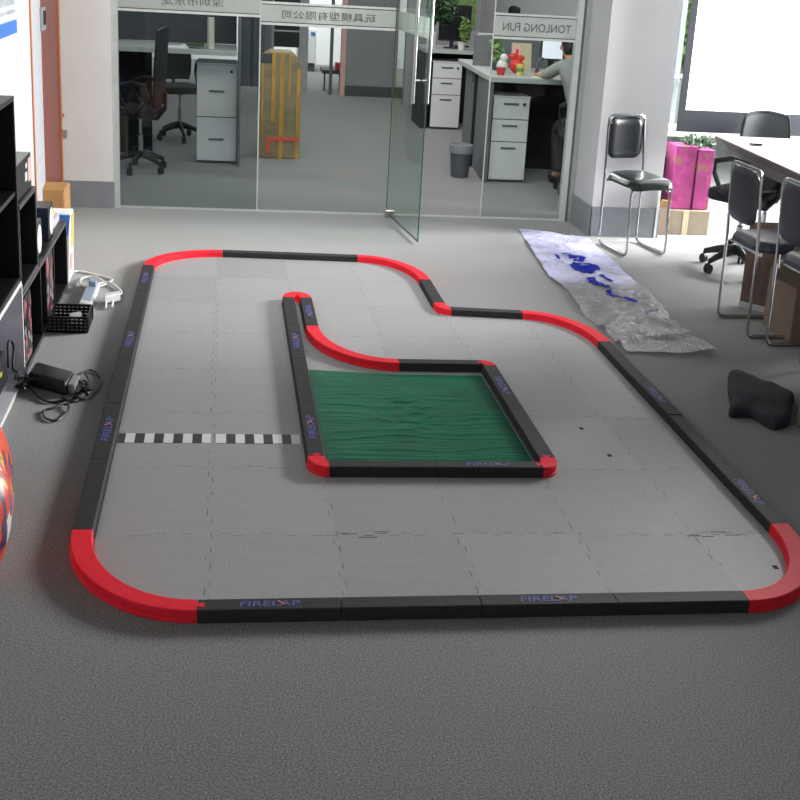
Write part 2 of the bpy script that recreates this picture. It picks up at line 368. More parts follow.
# red-brown door standing in the left wall
dr = structure(MB().box(WX-.05, WX-.004, 8.16, 8.975, 0, 2.3).build('door_1', 'door_wood', loc=(WX-.05, 8.65, 0)))
MB().box(WX-.2, WX+.0, 7.745, 8.155, 0, 2.7).build('door_jamb', 'grey_white', dr)
MB().box(WX-.02, WX+.006, 7.705, 7.74, 0, 2.7).box(WX-.02, WX+.006, 8.978, 9.012, 0, 2.7).build('door_casing', 'casing', dr)
lk = MB().box(WX+.0005, WX+.012, 8.12, 8.30, 1.19, 1.32).build('lock_plate', 'alu', dr)
MB().box(WX+.012, WX+.016, 8.19, 8.28, 1.22, 1.30).build('lock_slot', 'dark', lk)
sw = MB().box(-1.06, -1.035, 9.012, 9.03, .462, .51).build('wall_switch', 'alu', loc=(-1.06, 9.02, .486)); prop(sw, 'small grey wall switch plate beside the red-brown door', 'switch')
kn = MB().box(-1.062, -1.05, 9.012, 9.03, .60, .615).build('wall_hook', 'casing', loc=(-1.075, 9.02, .7)); prop(kn, 'tiny brown hook on the white wall above the switch plate', 'hook')
# pillar on the right
PX0, PX1, PY0, PY1 = 2.435, 2.9, 8.55, 9.07
structure(MB().box(PX0, PX1, PY0, PY1, 0, 2.7).build('wall_pillar', 'pillar'))
structure(MB().box(PX0-.008, PX1+.008, PY0-.012, PY0, 0, .2).box(PX0-.012, PX0, PY0-.012, PY1, 0, .2).build('baseboard_pillar', 'greyband'))
structure(MB().box(PX1-.022, PX1-.008, PY0-.016, PY0-.001, .0, .36).build('trim_pillar_corner', 'paper'))

# glass partition: fixed panes + open door leaf
GY = 9.07
def pane(name, x0, x1, mt, z1=2.6):
    return structure(MB().box(x0, x1, GY-.005, GY+.005, .012, z1).build(name, mt, loc=((x0+x1)/2, GY, 0)))
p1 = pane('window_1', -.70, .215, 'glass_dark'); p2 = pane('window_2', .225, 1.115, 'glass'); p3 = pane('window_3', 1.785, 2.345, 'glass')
structure(MB().box(-.745, -.70, GY-.03, GY+.03, 0, 2.6).build('trim_1', 'alu_light'))
structure(MB().box(2.345, 2.385, GY-.03, GY+.03, 0, 2.6).build('trim_2', 'alu_light'))
structure(MB().box(2.385, 2.40, GY-.02, GY+.03, 0, 2.6).build('trim_3', 'alu_dark'))
structure(MB().box(2.40, 2.435, GY-.04, GY+.03, 0, 2.6).build('trim_4', 'alu'))
structure(MB().box(-.70, 1.115, GY-.012, GY+.012, 0, .012).build('trim_5', 'alu_light'))
structure(MB().box(1.125, 2.345, GY-.01, GY+.01, 0, .009).build('trim_6', 'alu_light'))
structure(MB().box(.2155, .2245, GY-.006, GY+.006, .012, 2.6).build('trim_7', 'alu_light'))
structure(MB().box(1.115, 1.121, GY-.008, GY+.008, .012, 2.6).build('trim_8', 'glass_edge'))
structure(MB().box(1.779, 1.785, GY-.008, GY+.008, .012, 2.6).build('trim_9', 'film_line'))
# frosted band and mirrored lettering (read from the office side)
def band(parent, x0, x1, z0, z1, top):
    y = GY-.0085
    MB().box(x0, x1, y, y+.003, z0, top).build('frosted_band', 'film', parent)
    MB().box(x0, x1, y-.001, y+.003, z0-.022, z0-.006).build('band_line', 'film_line', parent)
    MB().box(x0, x1, y-.001, y+.003, z0-.006, z0).build('band_line', 'film_dark', parent)
    if top < 2: MB().box(x0, x1, y-.001, y+.003, top+.006, top+.02).build('band_line', 'film_line', parent); MB().box(x0, x1, y-.001, y+.003, top, top+.006).build('band_line', 'film_dark', parent)
band(p1, -.70, .215, 1.306, 1.4, 1.42); band(p2, .225, 1.115, 1.262, 1.4, 1.368); band(p3, 1.785, 2.345, 1.245, 1.36, 1.372)
def lettering(parent, body, xr, width, z, h, mt):
    mb = MB(); add_text(mb, body, (xr, GY-.0125, z), (-1, 0, 0), (0, 0, 1), width, h); return mb.build('lettering', mt, parent)
lettering(p3, 'TONLONG FUN', 2.31, .47, 1.278, .055, 'letter')
lettering(p1, '深圳市东龙', -.02, .40, 1.335, .055, 'letter')
lettering(p2, '玩具模型有限公司', .98, .62, 1.285, .055, 'letter')
# door leaf, standing open into the room
DA, DB = Vector((1.127, 9.043, 0)), Vector((1.212, 8.128, 0)); dd = (DB-DA).normalized(); dnn = Vector((dd.y, -dd.x, 0))
door = structure(MB().slab([DA+Vector((0, 0, .02)), DB+Vector((0, 0, .02)), DB+Vector((0, 0, 2.4)), DA+Vector((0, 0, 2.4))], dnn*.006).build('door_2', 'glass_door', loc=DA))
e = DB+dd*.001
MB().slab([e+Vector((0, 0, .018)), e+dnn*.007+Vector((0, 0, .018)), e+dnn*.007+Vector((0, 0, 2.4)), e+Vector((0, 0, 2.4))], dd*.004).slab([DA+Vector((0, 0, .012)), DB+Vector((0, 0, .012)), DB+Vector((0, 0, .02)), DA+Vector((0, 0, .02))], dnn*.006).build('glass_edge', 'glass_edge', door)
hp = DA+dd*.75
for s_ in (-1, 1):
    q = hp+dnn*(.046*s_); hd = MB().tube([(q.x, q.y, .85), (q.x, q.y, 2.05)], .0125, 12).build('pull_handle', 'steel', door, smooth=True)
    for z in (.99, 1.9):
        MB().tube([hp+dnn*(.006*s_)+Vector((0, 0, z)), q+Vector((0, 0, z))], .008, 8).build('handle_mount', 'steel', hd)
MB().box(1.10, 1.165, 8.985, 9.055, .0, .05).build('floor_hinge', 'steel', door, bevel=.004)
# frosted band on the leaf
MB().slab([DA-dnn*.003+Vector((0, 0, 1.25)), DB-dnn*.003+Vector((0, 0, 1.25)), DB-dnn*.003+Vector((0, 0, 1.37)), DA-dnn*.003+Vector((0, 0, 1.37))], dnn*.002).build('frosted_band', 'film', door)

# window wall right of the pillar
WY = 9.07
structure(MB().box(2.9, 5.2, WY-.02, WY+.06, .0, .10).build('wall_right_low', 'pillar'))
structure(MB().box(2.9, 5.2, WY-.12, WY+.06, .635, .70).build('trim_10', 'paper'))
structure(MB().box(2.9, 2.93, WY-.02, WY+.04, .1, 2.6).box(4.3, 4.33, WY-.02, WY+.04, .1, 2.6).box(2.93, 4.3, WY-.02, WY+.04, 1.02, 1.04).build('trim_11', 'alu_light'))
structure(MB().box(2.93, 4.3, WY, WY+.006, .10, 2.6).build('window_4', 'glass', loc=(3.6, WY, 0)))
structure(MB().box(3.10, 3.14, 9.15, 16.4, 0, 2.7).build('wall_office_right', 'purple_grey'))
# interior shell seen through the glass
structure(MB().box(2.16, 3.04, 16.4, 16.55, 0, 2.7).build('wall_office_back', 'purple_grey'))
structure(MB().box(-1.5, 3.04, 22.0, 22.15, 0, 2.7).build('wall_far', 'wall'))
structure(MB().box(-1.5, -1.35, 9.25, 22, 0, 2.7).build('wall_office_left', 'purple_grey'))
structure(MB().box(.42, .60, 17.5, 17.7, 0, 2.7).build('wall_column_left', 'purple_grey'))
structure(MB().box(.92, 1.04, 17.5, 17.7, 0, 2.7).build('wall_column_right', 'purple_grey'))
pt = structure(MB().box(1.50, 2.16, 17.2, 17.3, .13, 2.7).build('wall_partition', 'partition', loc=(1.8, 17.2, 0)))
MB().box(1.50, 2.64, 17.17, 17.3, .0, .13).build('base_panel', 'partition_low', pt)
structure(MB().box(1.44, 1.50, 17.18, 17.3, 0, 2.7).build('trim_12', 'pink_print'))
structure(MB().box(1.30, 1.34, 17.2, 17.26, 0, 2.7).build('trim_13', 'alu_dark'))

# ------------------------------------------------------------------ foam floor mat inside the barrier
H_ = .037
def arc(cx, cy, rx, ry, a0, a1, n=14):
    return [(cx+rx*math.cos(math.radians(a0+(a1-a0)*i/n)), cy+ry*math.sin(math.radians(a0+(a1-a0)*i/n))) for i in range(n+1)]
ib = []
ib += arc(-.06, 3.69, .312, .45, 270, 180)                       # front left
ib += arc(-.01, 7.2, .366, .372, 180, 90)                        # back left
ib += [(.775, 7.532)]
ib += arc(.775, 7.02, .288, .505, 85, 0)
ib += [(1.063, 6.50), (1.075, 6.40), (1.14, 6.36)]
ib += [(1.50, 6.318)]
ib += arc(1.50, 5.84, .253, .475, 88, 0)
ib += [(1.753, 3.73)]
ib += arc(1.485, 3.73, .268, .466, 0, -90)
JX = [-.42+.3844*i for i in range(7)]; JY = [3.156+.5597*i for i in range(9)]
bm = bmesh.new(); fv = [bm.verts.new((x, y, .007)) for x, y in ib]; bm.faces.new(fv)
for x in JX[1:]: bmesh.ops.bisect_plane(bm, geom=bm.verts[:]+bm.edges[:]+bm.faces[:], plane_co=(x, 0, 0), plane_no=(1, 0, 0))
for y in JY[1:]: bmesh.ops.bisect_plane(bm, geom=bm.verts[:]+bm.edges[:]+bm.faces[:], plane_co=(0, y, 0), plane_no=(0, 1, 0))
bm.normal_update()
for f in bm.faces:
    if f.normal.z < 0: f.normal_flip()
cl = bm.loops.layers.color.new('shade')
for f in bm.faces:
    s_ = random.uniform(.95, 1.04)
    for l in f.loops: l[cl] = (s_, s_, s_*random.uniform(.995, 1.005), 1)
ret = bmesh.ops.extrude_face_region(bm, geom=[e_ for e_ in bm.edges if e_.is_boundary])
for g_ in ret['geom']:
    if isinstance(g_, bmesh.types.BMVert): g_.co.z = .0005
def inside(x, y):
    c = False; n = len(ib)
    for i in range(n):
        (x1, y1), (x2, y2) = ib[i], ib[(i+1) % n]
        if (y1 > y) != (y2 > y) and x < (x2-x1)*(y-y1)/(y2-y1)+x1: c = not c
    return c
def dash(x0, x1, y0, y1, mi):
    if not (inside(x0-.012, y0-.012) and inside(x1+.012, y1+.012) and inside(x0-.012, y1+.012) and inside(x1+.012, y0-.012)): return
    f = bm.faces.new([bm.verts.new(p) for p in ((x0, y0, .0075), (x1, y0, .0075), (x1, y1, .0075), (x0, y1, .0075))]); f.material_index = mi
rj = random.Random(3)
for x in JX[1:-1]:                      # interlocking seams: offset dashes either side of each joint
    y = 3.2
    while y < 7.6:
        L = .055; sd = 1 if int(y/.055) % 2 else -1
        if rj.random() < .75: dash(x+sd*.007-.0009, x+sd*.007+.0009, y, y+L*rj.uniform(.5, .95), 1 if rj.random() < .45 else 2)
        y += L
for y in JY[1:]:
    x = -.4
    while x < 1.76:
        L = .04; sd = 1 if int((x+1)/.04) % 2 else -1
        if rj.random() < .7: dash(x, x+L*rj.uniform(.6, .95), y+sd*.008-.0014, y+sd*.008+.0014, 1 if rj.random() < .25 else 2)
        x += L
for x, y, L in ((1.47, 3.70, .05), (1.52, 3.695, .04), (1.56, 3.73, .05), (1.60, 3.705, .05), (.37, 3.72, .05), (.42, 3.695, .06), (.47, 3.735, .05)):
    dash(x, x+L, y-.002, y+.002, 1)
for x, y in ((1.417, 4.41), (1.674, 3.47), (1.385, 4.70)):
    dash(x-.008, x+.008, y-.013, y+.013, 3)
me = bpy.data.meshes.new('foam_mat'); bm.to_mesh(me); bm.free()
for k in ('foam', 'joint', 'joint_soft', 'speck'): me.materials.append(M[k])
fm = bpy.data.objects.new('foam_mat', me); C.objects.link(fm); prop(fm, 'light grey interlocking foam floor mat filling the inside of the track', 'floor mat')

# start line: two black and white checker tapes
def tape(xs, first, label):
    root = thing('checkered_tape', label, 'tape', (xs[0], 4.555, .0078))
    for col, k in (('tick_black', first), ('tick_white', 1-first)):
        mb = MB()
        for i in range(k, len(xs)-1, 2): mb.box(xs[i], xs[i+1]-.0002, 4.507, 4.603, .0078, .0083)
        mb.build('black_square' if col == 'tick_black' else 'white_square', col, root)['kind'] = 'stuff'
tape([-.368, -.345]+[-.345+.0342*i for i in range(1, 9)]+[-.039], 0, 'black and white checkered start line tape left of the mat seam')
tape([-.022, .016]+[.016+.0338*i for i in range(1, 9)]+[.289], 1, 'black and white checkered start line tape running up to the inner barrier')

# ------------------------------------------------------------------ track barriers
PROF = [(0, 0), (0, .006), (.05, .008), (.05, .034), (.09, H_), (.91, H_), (.95, .034), (.95, .008), (1, .006), (1, 0)]
def pr(z=0): return [(t, v+z) for t, v in PROF]
def seg(p0, p1, q0, q1, label, group, z=0, logo=None, col='bar', ends=1):
    """straight barrier between plan points: outer edge p0-p1, inner edge q0-q1"""
    g = .0012
    P0, P1, Q0, Q1 = map(Vector, (p0, p1, q0, q1)); d = (P1-P0).normalized()*g
    pairs = [((P0+d)[:], (Q0+d)[:]), ((P1-d)[:], (Q1-d)[:])]
    c = (P0+P1+Q0+Q1)/4
    o = MB().sweep(pairs, pr(z)).build('track_barrier', col, loc=(c.x, c.y, z))
    prop(o, label, 'track barrier', group)
    if logo is not None:
        u = (P1-P0).normalized(); n = Vector((-u.y, u.x))
        if logo < 0: u, n = -u, -n
        L = .42*(P1-P0).length; w = (P0-Q0).length; hgt = w*.42
        lx = abs(u.x) > .5
        org = c-u*(L/2)-n*(hgt/2)
        mb = MB(); add_text(mb, 'FIRELAP', (org.x, org.y, z+H_+.0009), (u.x, u.y, 0), (n.x, n.y, 0), L, hgt, .12)
        lg = mb.build('logo', 'logo', o)
        a0 = org+u*(L*.62)+n*(hgt*1.0)
        pts = [a0, a0+u*L*.05-n*hgt*.0, a0+u*L*.16-n*hgt*.75, a0+u*L*.11-n*hgt*.75]
        mb = MB(); mb.quad(*[(p.x, p.y, z+H_+.0013) for p in pts]); mb.build('logo_slash', 'logo_mark', lg)
    return o
def curve(outer, inner, label, group='red corner barriers of the outer track', z=0, tabs=()):
    c = outer[len(outer)//2]
    mb = MB().sweep(list(zip(outer, inner)), pr(z))
    for (x, y, ang, s_) in tabs:       # dovetail tongue lying in the neighbouring bar
        u = Vector((math.cos(math.radians(ang)), math.sin(math.radians(ang)))); n = Vector((-u.y, u.x)); p = Vector((x, y))
        poly = [p-n*.007*s_-u*.002, p+u*.019*s_-n*.014*s_, p+u*.019*s_+n*.014*s_, p+n*.007*s_-u*.002]
        mb.prism([(q.x, q.y) for q in poly], z+.03, z+H_+.0008)
    o = mb.build('corner_barrier', 'red', loc=(c[0], c[1], z), smooth=True)
    return prop(o, label, 'corner barrier', group)

ORD = ['first', 'second', 'third', 'fourth', 'fifth', 'sixth']
G1 = 'black straight barriers of the outer track'; G2 = 'black straight barriers of the inner island'
# left side, six pieces
ys = [3.69+.585*i for i in range(7)]
for i in range(6):
    seg((-.443, ys[i]), (-.443, ys[i+1]), (-.374, ys[i]), (-.374, ys[i+1]), f'{"lettered" if i in (1, 3, 5) else "plain"} black foam barrier on the left of the track, {ORD[i]} from the near corner', G1, logo=1 if i in (1, 3, 5) else None)
# front side, four pieces
xs = [-.06, .326, .712, 1.098, 1.483]
def fy(x): return 3.166+.018*(x+.06)
for i in range(4):
    x0, x1 = xs[i], xs[i+1]
    seg((x0, fy(x0)), (x1, fy(x1)), (x0, fy(x0)+.072), (x1, fy(x1)+.072), f'{"lettered" if i in (0, 2) else "plain"} black foam barrier along the front of the track, {ORD[i]} from the left', G1, logo=1 if i in (0, 2) else None)
# right side, four pieces
yr = [3.73, 4.26, 4.79, 5.29, 5.84]
for i in range(4):
    w = ['on the right of the track, lettered, next to the near corner', 'on the right of the track, plain, second from the near corner', 'on the right of the track, slightly raised, third from the near corner', 'on the right of the track, touching the plastic sheet'][i]
    seg((1.825, yr[i]), (1.825, yr[i+1]), (1.755, yr[i]), (1.755, yr[i+1]), 'black foam barrier '+w, G1, z=.003 if i == 2 else 0, logo=-1 if i in (0, 2) else None)
# back side
seg((-.01, 7.642), (.385, 7.625), (-.01, 7.575), (.385, 7.556), 'black foam barrier along the back of the track, left half', G1)
seg((.385, 7.625), (.775, 7.606), (.385, 7.556), (.775, 7.535), 'black foam barrier along the back of the track, right half', G1)
seg((1.132, 6.505), (1.132, 7.02), (1.064, 6.505), (1.064, 7.02), 'short black foam barrier between the back curve and the small red corner', G1)
seg((1.14, 6.435), (1.50, 6.392), (1.14, 6.365), (1.50, 6.322), 'short black foam barrier between small red corner and right-hand red curve', G1)
# outer corners
curve(arc(-.06, 3.69, .383, .524, 180, 270), arc(-.06, 3.69, .314, .452, 180, 270), 'red curved foam barrier at the near left corner of the track', tabs=[(-.06, 3.20, 0, 1)])
curve(arc(1.483, 3.73, .342, .536, 270, 360), arc(1.483, 3.73, .272, .464, 270, 360), 'red curved foam barrier at the near right corner of the track')
curve(arc(-.01, 7.2, .433, .442, 90, 180), arc(-.01, 7.2, .364, .374, 90, 180), 'red curved foam barrier at the far left corner of the track')
curve(arc(.775, 7.02, .357, .586, 0, 90), arc(.775, 7.02, .289, .514, 0, 90), 'red curved foam barrier at the back of the track before the short inward step')
curve(arc(1.50, 5.84, .325, .552, 0, 90), arc(1.50, 5.84, .255, .482, 0, 90), 'red curved foam barrier at far right, touching the plastic sheet')
curve(arc(1.14, 6.505, .076, .142, 180, 270, 6), arc(1.14, 6.505, .010, .070, 180, 270, 6), 'small red corner barrier at the inward step of the outer track')
# inner island, standing on the mat
zi = .0082
yi = [4.295, 4.88, 5.46, 6.0, 6.52]
for i in range(4):
    seg((.293, yi[i]), (.293, yi[i+1]), (.360, yi[i]), (.360, yi[i+1]), f'{"lettered" if i in (0, 2) else "plain"} black foam barrier on the left of the inner island, {ORD[i]} from its near corner', G2, z=zi, logo=1 if i in (0, 2) else None)
seg((.366, 4.185), (.738, 4.185), (.366, 4.252), (.738, 4.252), 'black foam barrier along the front of the inner island, left half', G2, z=zi)
seg((.738, 4.185), (1.112, 4.185), (.738, 4.252), (1.112, 4.252), 'black foam barrier along the front of the inner island, lettered right half', G2, z=zi, logo=1)
seg((1.184, 4.29), (1.184, 4.84), (1.117, 4.29), (1.117, 4.84), 'black foam barrier on the right side of the inner island, near half', G2, z=zi)
seg((1.184, 4.84), (1.184, 5.395), (1.117, 4.84), (1.117, 5.395), 'black foam barrier on the right side of the inner island, lettered far half', G2, z=zi, logo=-1)
seg((.757, 5.477), (1.122, 5.477), (.757, 5.407), (1.122, 5.407), 'black foam barrier along the back of the inner island beside the green tarp', G2, z=zi)
seg((.448, 5.985), (.448, 6.52), (.381, 5.985), (.381, 6.52), 'short black lettered barrier next to the red end cap of the inner island', G2, z=zi, logo=-1)
G3 = 'red corner barriers of the inner island'
curve(arc(.366, 4.293, .074, .109, 180, 270, 8), arc(.366, 4.293, .006, .042, 180, 270, 8), 'small red corner barrier at the near left of the inner island', G3, z=zi, tabs=[(.33, 4.293, 90, 1)])
curve(arc(1.114, 4.288, .071, .104, 270, 360, 8), arc(1.114, 4.288, .004, .037, 270, 360, 8), 'small red corner barrier at the near right of the inner island', G3, z=zi, tabs=[(1.114, 4.219, 180, 1), (1.149, 4.288, 90, 1)])
curve(arc(1.124, 5.397, .061, .082, 0, 90, 8), arc(1.124, 5.397, .004, .012, 0, 90, 8), 'small red corner barrier at the far right of the inner island', G3, z=zi, tabs=[(1.124, 5.442, 180, 1)])
curve(arc(.757, 5.985, .375, .578, 180, 270), arc(.757, 5.985, .308, .508, 180, 270), 'long red curved foam barrier at the back of the inner island', G3, z=zi)
curve(arc(.3705, 6.523, .0775, .122, 0, 180, 14), arc(.3705, 6.523, .0105, .05, 0, 180, 14), 'red half-round end cap barrier at the far tip of the inner island', G3, z=zi)

# green tarp lying inside the island
def tarp_pt(u, v):
    x = .366+.744*u; y = 4.258+1.10*v
    if v > .9: y += .05*max(0, 1-u/.5)*(v-.9)/.1
    n1 = noise.noise(Vector((x*2.2, y*16, 3))); n2 = noise.noise(Vector((x*7, y*22, 9)))
    cr = abs(noise.noise(Vector((x*.8+4, y*14+noise.noise(Vector((x*3, y*4, 1)))*.9, 5))))
    b2 = math.exp(-((x-.72)**2/.012+(y-4.85)**2/.09))*.5
    cr2 = abs(noise.noise(Vector((x*13, y*13, 7))))
    z = .0095+.0010*(n1+1)+.0007*(n2+1)+.0026*(1-min(1, cr*7))+b2*.014*(1-min(1, cr2*3))
    ed = min(u, 1-u, v, 1-v)
    return (x, y, .009+(z-.009)*min(1, ed*12+.1))
tp = MB().grid(110, 150, tarp_pt).build('green_tarp', 'tarp', loc=(.74, 4.8, .0085), smooth=True)
prop(tp, 'wrinkled glossy green tarp sheet lying inside the inner island', 'tarp')

# ------------------------------------------------------------------ clear plastic sheet with blue print
SL = [(1.981, 8.714), (1.929, 8.07), (1.862, 7.278), (1.879, 7.087), (1.876, 6.926), (1.845, 6.416), (1.880, 6.06), (1.880, 5.76)]
SR = [(2.40, 8.45), (2.385, 8.1), (2.368, 7.509), (2.352, 6.993), (2.296, 6.393), (2.293, 6.146), (2.316, 5.986), (2.312, 5.70)]
def poly_at(P, t):
    y0, y1 = P[0][1], P[-1][1]; y = y0+(y1-y0)*t
    for (xa, ya), (xb, yb) in zip(P, P[1:]):
        if ya >= y >= yb-1e-6:
            k = (ya-y)/max(1e-6, ya-yb); return (xa+(xb-xa)*k, y)
    return P[-1]
def sheet_z(x, y):
    k = max(0., min(1., (7.3-y)/.6))
    big = 1-min(1, abs(noise.noise(Vector((x*2.6+.5*noise.noise(Vector((x*3, y*3, 2))), y*3.4, 11))))*3.2)
    fine = 1-min(1, abs(noise.noise(Vector((x*16, y*12, 4))))*3)
    mid = math.exp(-((x-2.08)**2/.012))*(1 if 6.4 < y < 7.9 else .2)
    return .003+.026*big*(.25+.75*k)+.008*fine*(.6+mid)
def sheet_pt(u, v):
    l = poly_at(SL, u); r = poly_at(SR, u)
    x = l[0]+(r[0]-l[0])*v; y = l[1]+(r[1]-l[1])*v
    x += .012*noise.noise(Vector((y*9, v*2, 1)))*(abs(v-.5)*2)
    z = sheet_z(x, y)
    if u > .93: z += .02*(u-.93)/.07*(.4+.6*v)
    return (x, y, z)
mb = MB().grid(170, 44, sheet_pt); bm = mb.bm
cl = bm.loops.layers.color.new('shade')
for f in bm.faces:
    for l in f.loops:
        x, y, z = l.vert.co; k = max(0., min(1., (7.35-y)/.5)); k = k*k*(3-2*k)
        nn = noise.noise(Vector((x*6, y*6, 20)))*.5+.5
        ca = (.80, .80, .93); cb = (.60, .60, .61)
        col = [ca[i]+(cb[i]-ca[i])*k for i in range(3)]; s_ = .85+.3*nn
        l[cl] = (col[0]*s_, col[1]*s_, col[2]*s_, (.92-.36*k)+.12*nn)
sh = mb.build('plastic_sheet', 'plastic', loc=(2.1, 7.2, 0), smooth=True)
prop(sh, 'long crumpled clear plastic wrapping sheet with blue print on the carpet', 'plastic sheet')
def stroke(pts, w):
    mb = MB(); P = [Vector(p) for p in pts]; Q = []
    for i in range(len(P)-1):
        for k in range(6): Q.append(P[i].lerp(P[i+1], k/6))
    Q.append(P[-1]); L = []; R = []
    for i, p in enumerate(Q):
        t = (Q[min(i+1, len(Q)-1)]-Q[max(i-1, 0)]).normalized(); n = Vector((-t.y, t.x))
        a_ = p+n*w; b2 = p-n*w
        L.append(mb.v((a_.x, a_.y, sheet_z(a_.x, a_.y)+.007))); R.append(mb.v((b2.x, b2.y, sheet_z(b2.x, b2.y)+.007)))
    for i in range(len(L)-1): mb.f([L[i], R[i], R[i+1], L[i+1]])
    return mb
for pts, w in (([(2.10, 7.93), (2.15, 7.86), (2.19, 7.78), (2.16, 7.72), (2.11, 7.70)], .016), ([(2.09, 7.83), (2.12, 7.80), (2.13, 7.76)], .02),
               ([(2.13, 7.63), (2.08, 7.57), (2.08, 7.46), (2.12, 7.40), (2.15, 7.45), (2.13, 7.54), (2.09, 7.50)], .024), ([(2.17, 7.62), (2.20, 7.54), (2.19, 7.47), (2.16, 7.50)], .022),
               ([(2.10, 7.25), (2.08, 7.12), (2.11, 7.00), (2.16, 6.95)], .020), ([(2.18, 7.34), (2.19, 7.26), (2.21, 7.18)], .010), ([(2.10, 6.90), (2.13, 6.80), (2.17, 6.76)], .014),
               ([(2.16, 6.74), (2.19, 6.66)], .012), ([(2.20, 6.52), (2.24, 6.44)], .008), ([(2.02, 7.86), (2.04, 7.76)], .005), ([(1.99, 7.72), (2.03, 7.66), (2.02, 7.60)], .004)):
    stroke(pts, w*1.25).build('blue_lettering', 'blue_print', sh)

# ------------------------------------------------------------------ chairs
def office_chair(cx, cy, yaw, label, z0=0., back='mesh_black', seat='mesh_black', top=.98, arms=True, group=None, legs=5, rotb=0., kx=KX):
    T = local(cx, cy, yaw, 0, kx=kx); loc = T(Vector((0, 0, 0)))
    t = thing('office_chair', label, 'office chair', loc, group)
    MB(T).grid(12, 12, lambda u, v: ((u-.5)*.47*(1-.15*max(0, .3-v)), (v-.5)*.46, .47+.03*math.cos((u-.5)*3)-.03*(max(0, v-.75)*4)**2)).build('tmp', seat, t)
    bpy.data.objects.remove(bpy.data.objects[[o.name for o in t.children][-1]])
    MB(T).prism([(-.2, -.22), (.2, -.22), (.235, -.05), (.235, .2), (.19, .24), (-.19, .24), (-.235, .2), (-.235, -.05)], .43, .50).build('seat', seat, t, bevel=.02, smooth=True)
    w = .22
    def bk(d): return lambda u, v: ((u-.5)*2*w*(1-.12*(2*v-1)**2)*1.0, -.22-.05*v-.05*math.cos((u-.5)*3)+d, .54+(top-.54)*(v-.0)+.02*math.cos((u-.5)*3)*(v))
    MB(T).grid(10, 12, bk(0)).grid(10, 12, bk(.03)).build('backrest', back, t, smooth=True)
    rim = [bk(.015)(u, v) for u, v in [(i/8, 0) for i in range(8)]+[(1, i/8) for i in range(8)]+[(1-i/8, 1) for i in range(8)]+[(0, 1-i/8) for i in range(8)]]
    MB(T).tube(rim, .016, 8, closed=True).build('back_frame', 'plastic_black', t, smooth=True)
    MB(T).tube([(0, .05, .42), (0, -.2, .42), (0, -.29, .5), (0, -.29, .62)], .022, 8).build('back_bracket', 'plastic_black', t, smooth=True)
    if arms:
        for s_ in (-1, 1):
            x = s_*.27
            loop = [(x*.9, .0, .46), (x, -.10, .51), (x, -.17, .60), (x, -.13, .68), (x, .02, .70), (x, .16, .67), (x, .16, .60), (x, .09, .51)]
            MB(T).tube(loop, .018, 8, closed=True).build('armrest', 'plastic_black', t, smooth=True)
    MB(T).lathe((0, 0, 0), [(.028, .10), (.03, .28), (.018, .285), (.018, .40), (.06, .41), (.06, .43)], 14).build('gas_lift', 'chrome', t, smooth=True)
    for k in range(legs):
        an = rotb+2*PI*k/legs; dx, dy = math.cos(an), math.sin(an)
        lg = MB(T).tube([(dx*.02, dy*.02, .135), (dx*.15, dy*.15, .115), (dx*.30, dy*.30, .075)], [.032, .025, .017], 8).build('leg', 'plastic_black', t, smooth=True)
        nx, ny = -dy, dx
        mb = MB(T)
        for s_ in (-1, 1):
            c0 = Vector((dx*.30+nx*.016*s_, dy*.30+ny*.016*s_, .03)); mb.tube([c0-Vector((nx, ny, 0))*.009, c0+Vector((nx, ny, 0))*.009], .03, 12)
        mb.tube([(dx*.30, dy*.30, .03), (dx*.30, dy*.30, .075)], .01, 6).build('caster', 'plastic_black', lg, smooth=True)
    return t

def rounded_path(pts, r, n=4):
    P = [Vector(p) for p in pts]; out = [P[0]]
    for i in range(1, len(P)-1):
        a_, b2, c = P[i-1], P[i], P[i+1]; ra = min(r, (a_-b2).length*.45); rb = min(r, (c-b2).length*.45)
        p = b2+(a_-b2).normalized()*ra; q = b2+(c-b2).normalized()*rb
        for k in range(n+1):
            t = k/n; out.append(p*(1-t)**2+b2*2*t*(1-t)+q*t*t)
    out.append(P[-1]); return out

